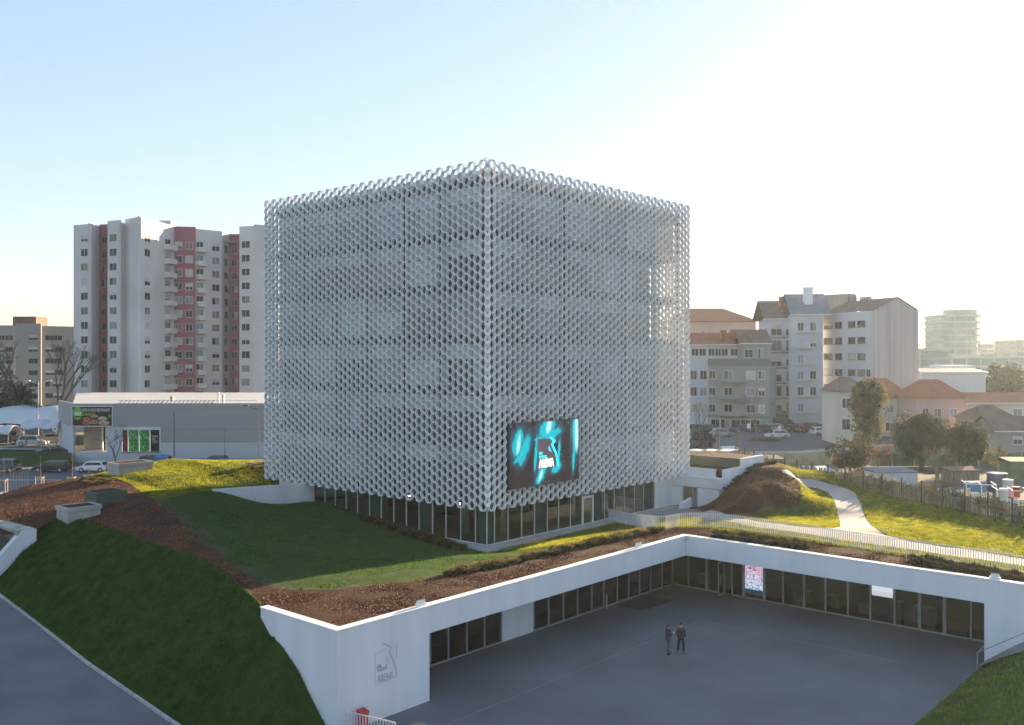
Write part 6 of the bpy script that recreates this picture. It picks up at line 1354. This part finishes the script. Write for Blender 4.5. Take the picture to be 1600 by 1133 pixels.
# right road, verge
mb = MB('asphalt'); 
for (q0, q1) in ((0, 1),):
    mb.poly([(*D(1040, 140), 3.295), (*D(1330, 150), 3.295), (*D(1420, 158), 3.295), (*D(1420, 188), 3.295), (*D(1330, 196), 3.295), (*D(1000, 186), 3.295)])
tag(mb.build('road'), kind='structure')
mb = MB('lawn_mat'); mb.poly([(*D(1165, 158), 3.40), (*D(1215, 156), 3.40), (*D(1222, 161), 3.40), (*D(1180, 164), 3.40)]); tag(mb.build('verge'), kind='structure')
mb = MB('path_concrete'); mb.poly([(*D(1040, 134), 3.31), (*D(1250, 138), 3.31), (*D(1400, 150), 3.31), (*D(1400, 154), 3.31), (*D(1250, 142), 3.31), (*D(1040, 139.5), 3.31)]); tag(mb.build('pavement'), kind='structure')
# ================================================================ PEOPLE
def skin(name, verts, edges, radii, m, parent, sub=2, root=0):
    me = bpy.data.meshes.new(name); me.from_pydata(verts, edges, []); o = bpy.data.objects.new(name, me); C.objects.link(o); o.parent = parent; md = o.modifiers.new('skin', 'SKIN'); md.use_smooth_shade = True
    sk = me.skin_vertices[0].data if me.skin_vertices else None
    if sk is None:
        bpy.context.view_layer.objects.active = o; 
        import bmesh; b = bmesh.new(); b.from_mesh(me); lay = b.verts.layers.skin.verify()
        for k, vt in enumerate(b.verts): vt[lay].radius = radii[k] if isinstance(radii[k], tuple) else (radii[k], radii[k]); vt[lay].use_root = (k == root)
        b.to_mesh(me); b.free()
    else:
        for k in range(len(verts)): sk[k].radius = radii[k] if isinstance(radii[k], tuple) else (radii[k], radii[k]); sk[k].use_root = (k == root)
    s = o.modifiers.new('sub', 'SUBSURF'); s.levels = sub; s.render_levels = sub; me.materials.append(M[m]); return o
def person(label, loc, rz, jacket, trousers, pose, group='people standing on the plaza'):
    t = thing('person', label, 'person', loc, rz, group)
    # faces +x. joints
    hip = .93; J = {'pel': (0, 0, hip), 'waist': (0, 0, 1.08), 'chest': (.01, 0, 1.32), 'neck': (0, 0, 1.49), 'head': (.02, 0, 1.62), 'top': (.015, 0, 1.72)}
    fs = .13
    for s, n_ in ((1, 'l'), (-1, 'r')):
        st_ = pose.get('step', 0)*s
        J['hip'+n_] = (0, s*.09, hip-.03); J['kn'+n_] = (.03+st_*.5, s*(.10+fs*.3), .50); J['an'+n_] = (-.02+st_, s*(.10+fs*.6), .09); J['toe'+n_] = (.16+st_, s*(.12+fs*.8), .04)
        J['sh'+n_] = (0, s*.165, 1.43)
        if pose['arms'] == 'folded': J['el'+n_] = (.05, s*.235, 1.15); J['wr'+n_] = (.27, s*.06, 1.22)
        else: J['el'+n_] = (-.03, s*.225, 1.16); J['wr'+n_] = (.06, s*.235, .92)
    def chain(names, rad, m, nm, sub=2, root=0, E=None):
        vs_ = [J[a] for a in names]; ed = E or [(i, i+1) for i in range(len(names)-1)]; return skin(nm, vs_, ed, rad, m, t, sub, root)
    names = ['pel', 'waist', 'chest', 'neck', 'head', 'top', 'shl', 'ell', 'wrl', 'shr', 'elr', 'wrr', 'hipl', 'knl', 'anl', 'toel', 'hipr', 'knr', 'anr', 'toer']
    E = [(0, 1), (1, 2), (2, 3), (3, 4), (4, 5), (2, 6), (6, 7), (7, 8), (2, 9), (9, 10), (10, 11), (0, 12), (12, 13), (13, 14), (14, 15), (0, 16), (16, 17), (17, 18), (18, 19)]
    R_ = [(.09, .11), (.08, .10), (.08, .10), (.055, .055), (.095, .078), (.06, .055), .04, .034, .028, .04, .034, .028, .065, .045, .03, .02, .065, .045, .03, .02]
    skin('body', [J[a] for a in names], E, R_, 'skin', t)
    # jacket
    J['upper'] = (0, 0, 1.41); nj = ['waist', 'chest', 'shl', 'ell', 'wrl', 'shr', 'elr', 'wrr', 'pel', 'upper']; Ej = [(0, 1), (1, 9), (9, 2), (2, 3), (3, 4), (9, 5), (5, 6), (6, 7), (0, 8)]; vj = [Vector(J[a]) for a in nj]
    for i, e in ((4, 3), (7, 6)): vj[i] = vj[e].lerp(vj[i], .88)
    vj[8] = Vector((0, 0, .90)); skin('jacket', [tuple(v) for v in vj], Ej, [(.145, .185), (.155, .215), .088, .066, .05, .088, .066, .05, (.14, .185), (.115, .13)], jacket, t)
    nt_ = ['pel', 'hipl', 'knl', 'anl', 'hipr', 'knr', 'anr']; Et = [(0, 1), (1, 2), (2, 3), (0, 4), (4, 5), (5, 6)]
    skin('trousers', [J[a] for a in nt_], Et, [(.12, .15), .10, .076, .062, .10, .076, .062], trousers, t)
    for n_ in 'lr':
        a = Vector(J['an'+n_]); b = Vector(J['toe'+n_]); skin('shoe', [tuple(a+Vector((-.05, 0, -.04))), tuple(a.lerp(b, .5)+Vector((0, 0, -.02))), tuple(b)], [(0, 1), (1, 2)], [(.058, .058), (.056, .056), (.04, .05)], 'shoe', t, 1)
    hd = J['head']; mb = MB('hair'); 
    n0 = len(mb.v); mb.ball((hd[0]-.012, 0, hd[2]+.035), .104, 14, 9, sz=1.08)
    mb.v = [(min(x, hd[0]+.055) if z < hd[2]+.075 else x, y*.84, max(z, hd[2]-.03) if x < hd[0]+.02 else max(z, hd[2]+.045)) for x, y, z in mb.v]; mb.build('hair', t, smooth=True)
    mb = MB('skin'); fx = hd[0]+.088
    mb.prism([(fx-.01, -.014), (fx+.022, 0), (fx-.01, .014)], hd[2]-.025, [hd[2]+.02]*3); 
    for s in (-1, 1): mb.ball((hd[0]-.005, s*.083, hd[2]), .022, 6, 5, sz=1.4)
    mb.build('nose_and_ears', t, smooth=True)
    for s in (-1, 1): mb = MB('shoe'); mb.ball((fx-.012, s*.030, hd[2]+.018), .011, 6, 4); mb.build('eye', t)
    mb = MB('red'); mb.box(fx-.014, -.02, hd[2]-.052, fx-.004, .02, hd[2]-.044, 'panel_pink'); mb.build('mouth', t)
    for s, n_ in ((1, 'l'), (-1, 'r')):    # hands with five fingers
        wr = Vector(J['wr'+n_]); d = (wr-Vector(J['el'+n_])).normalized(); sd = (Vector((0, 0, 1)).cross(d)).normalized()*s if abs(d.z) < .8 else Vector((1, 0, 0)); nn = d.cross(sd).normalized(); V_ = [tuple(wr), tuple(wr+d*.045), tuple(wr+d*.085)]; Eh = [(0, 1), (1, 2)]; Rh = [(.022, .022), (.03, .018), (.034, .014)]
        skin('hand', V_, Eh, Rh, 'skin', t, 1)
        for k, ln in enumerate((.062, .072, .068, .052)):
            b = wr+d*.09+sd*(.024-.016*k); c_ = b+d*ln*.5+nn*.006*s; e = c_+d*ln*.35+nn*(.02+.004*k)*s; skin('finger', [tuple(b), tuple(c_), tuple(e)], [(0, 1), (1, 2)], [.0085, .008, .0065], 'skin', t, 1)
        b = wr+d*.035+sd*.028; skin('thumb', [tuple(b), tuple(b+d*.025+sd*.022), tuple(b+d*.055+sd*.026)], [(0, 1), (1, 2)], [.011, .0095, .0075], 'skin', t, 1)
    return t
q = P(1044, 1022, 0); person('person in navy jacket and jeans with arms folded, holding a white cup', (q[0], q[1], 0), -.75, 'navy', 'jeans', {'arms': 'folded', 'step': .08})
mb = MB('paper'); mb.tube((q[0]+.24, q[1]-.24, 1.19), (q[0]+.24, q[1]-.24, 1.29), .034, .042, 10); tag(mb.build('paper_cup'), 'white paper cup held by the person in the navy jacket', 'cup')
q = P(1064, 1020, 0); person('person in brown jacket and dark trousers with arms hanging down', (q[0], q[1], 0), 3.6, 'olive', 'dark_trousers', {'arms': 'down', 'step': .03})
# ================================================================ HAZE
mb = MB('white_cap'); mb.box(-230, -420, -2.0, 620, 480, 47.5); hzb = mb.build('haze'); hzb['kind'] = 'stuff'
m = bpy.data.materials.new('haze_air'); m.use_nodes = True; t_ = m.node_tree; 
for n in list(t_.nodes):
    if n.type != 'OUTPUT_MATERIAL': t_.nodes.remove(n)
pv = t_.nodes.new('ShaderNodeVolumePrincipled'); pv.inputs['Color'].default_value = (.74, .87, 1, 1); pv.inputs['Density'].default_value = .00016; pv.inputs['Anisotropy'].default_value = .45
t_.links.new(pv.outputs[0], [n for n in t_.nodes if n.type == 'OUTPUT_MATERIAL'][0].inputs['Volume']); hzb.data.materials.clear(); hzb.data.materials.append(m)
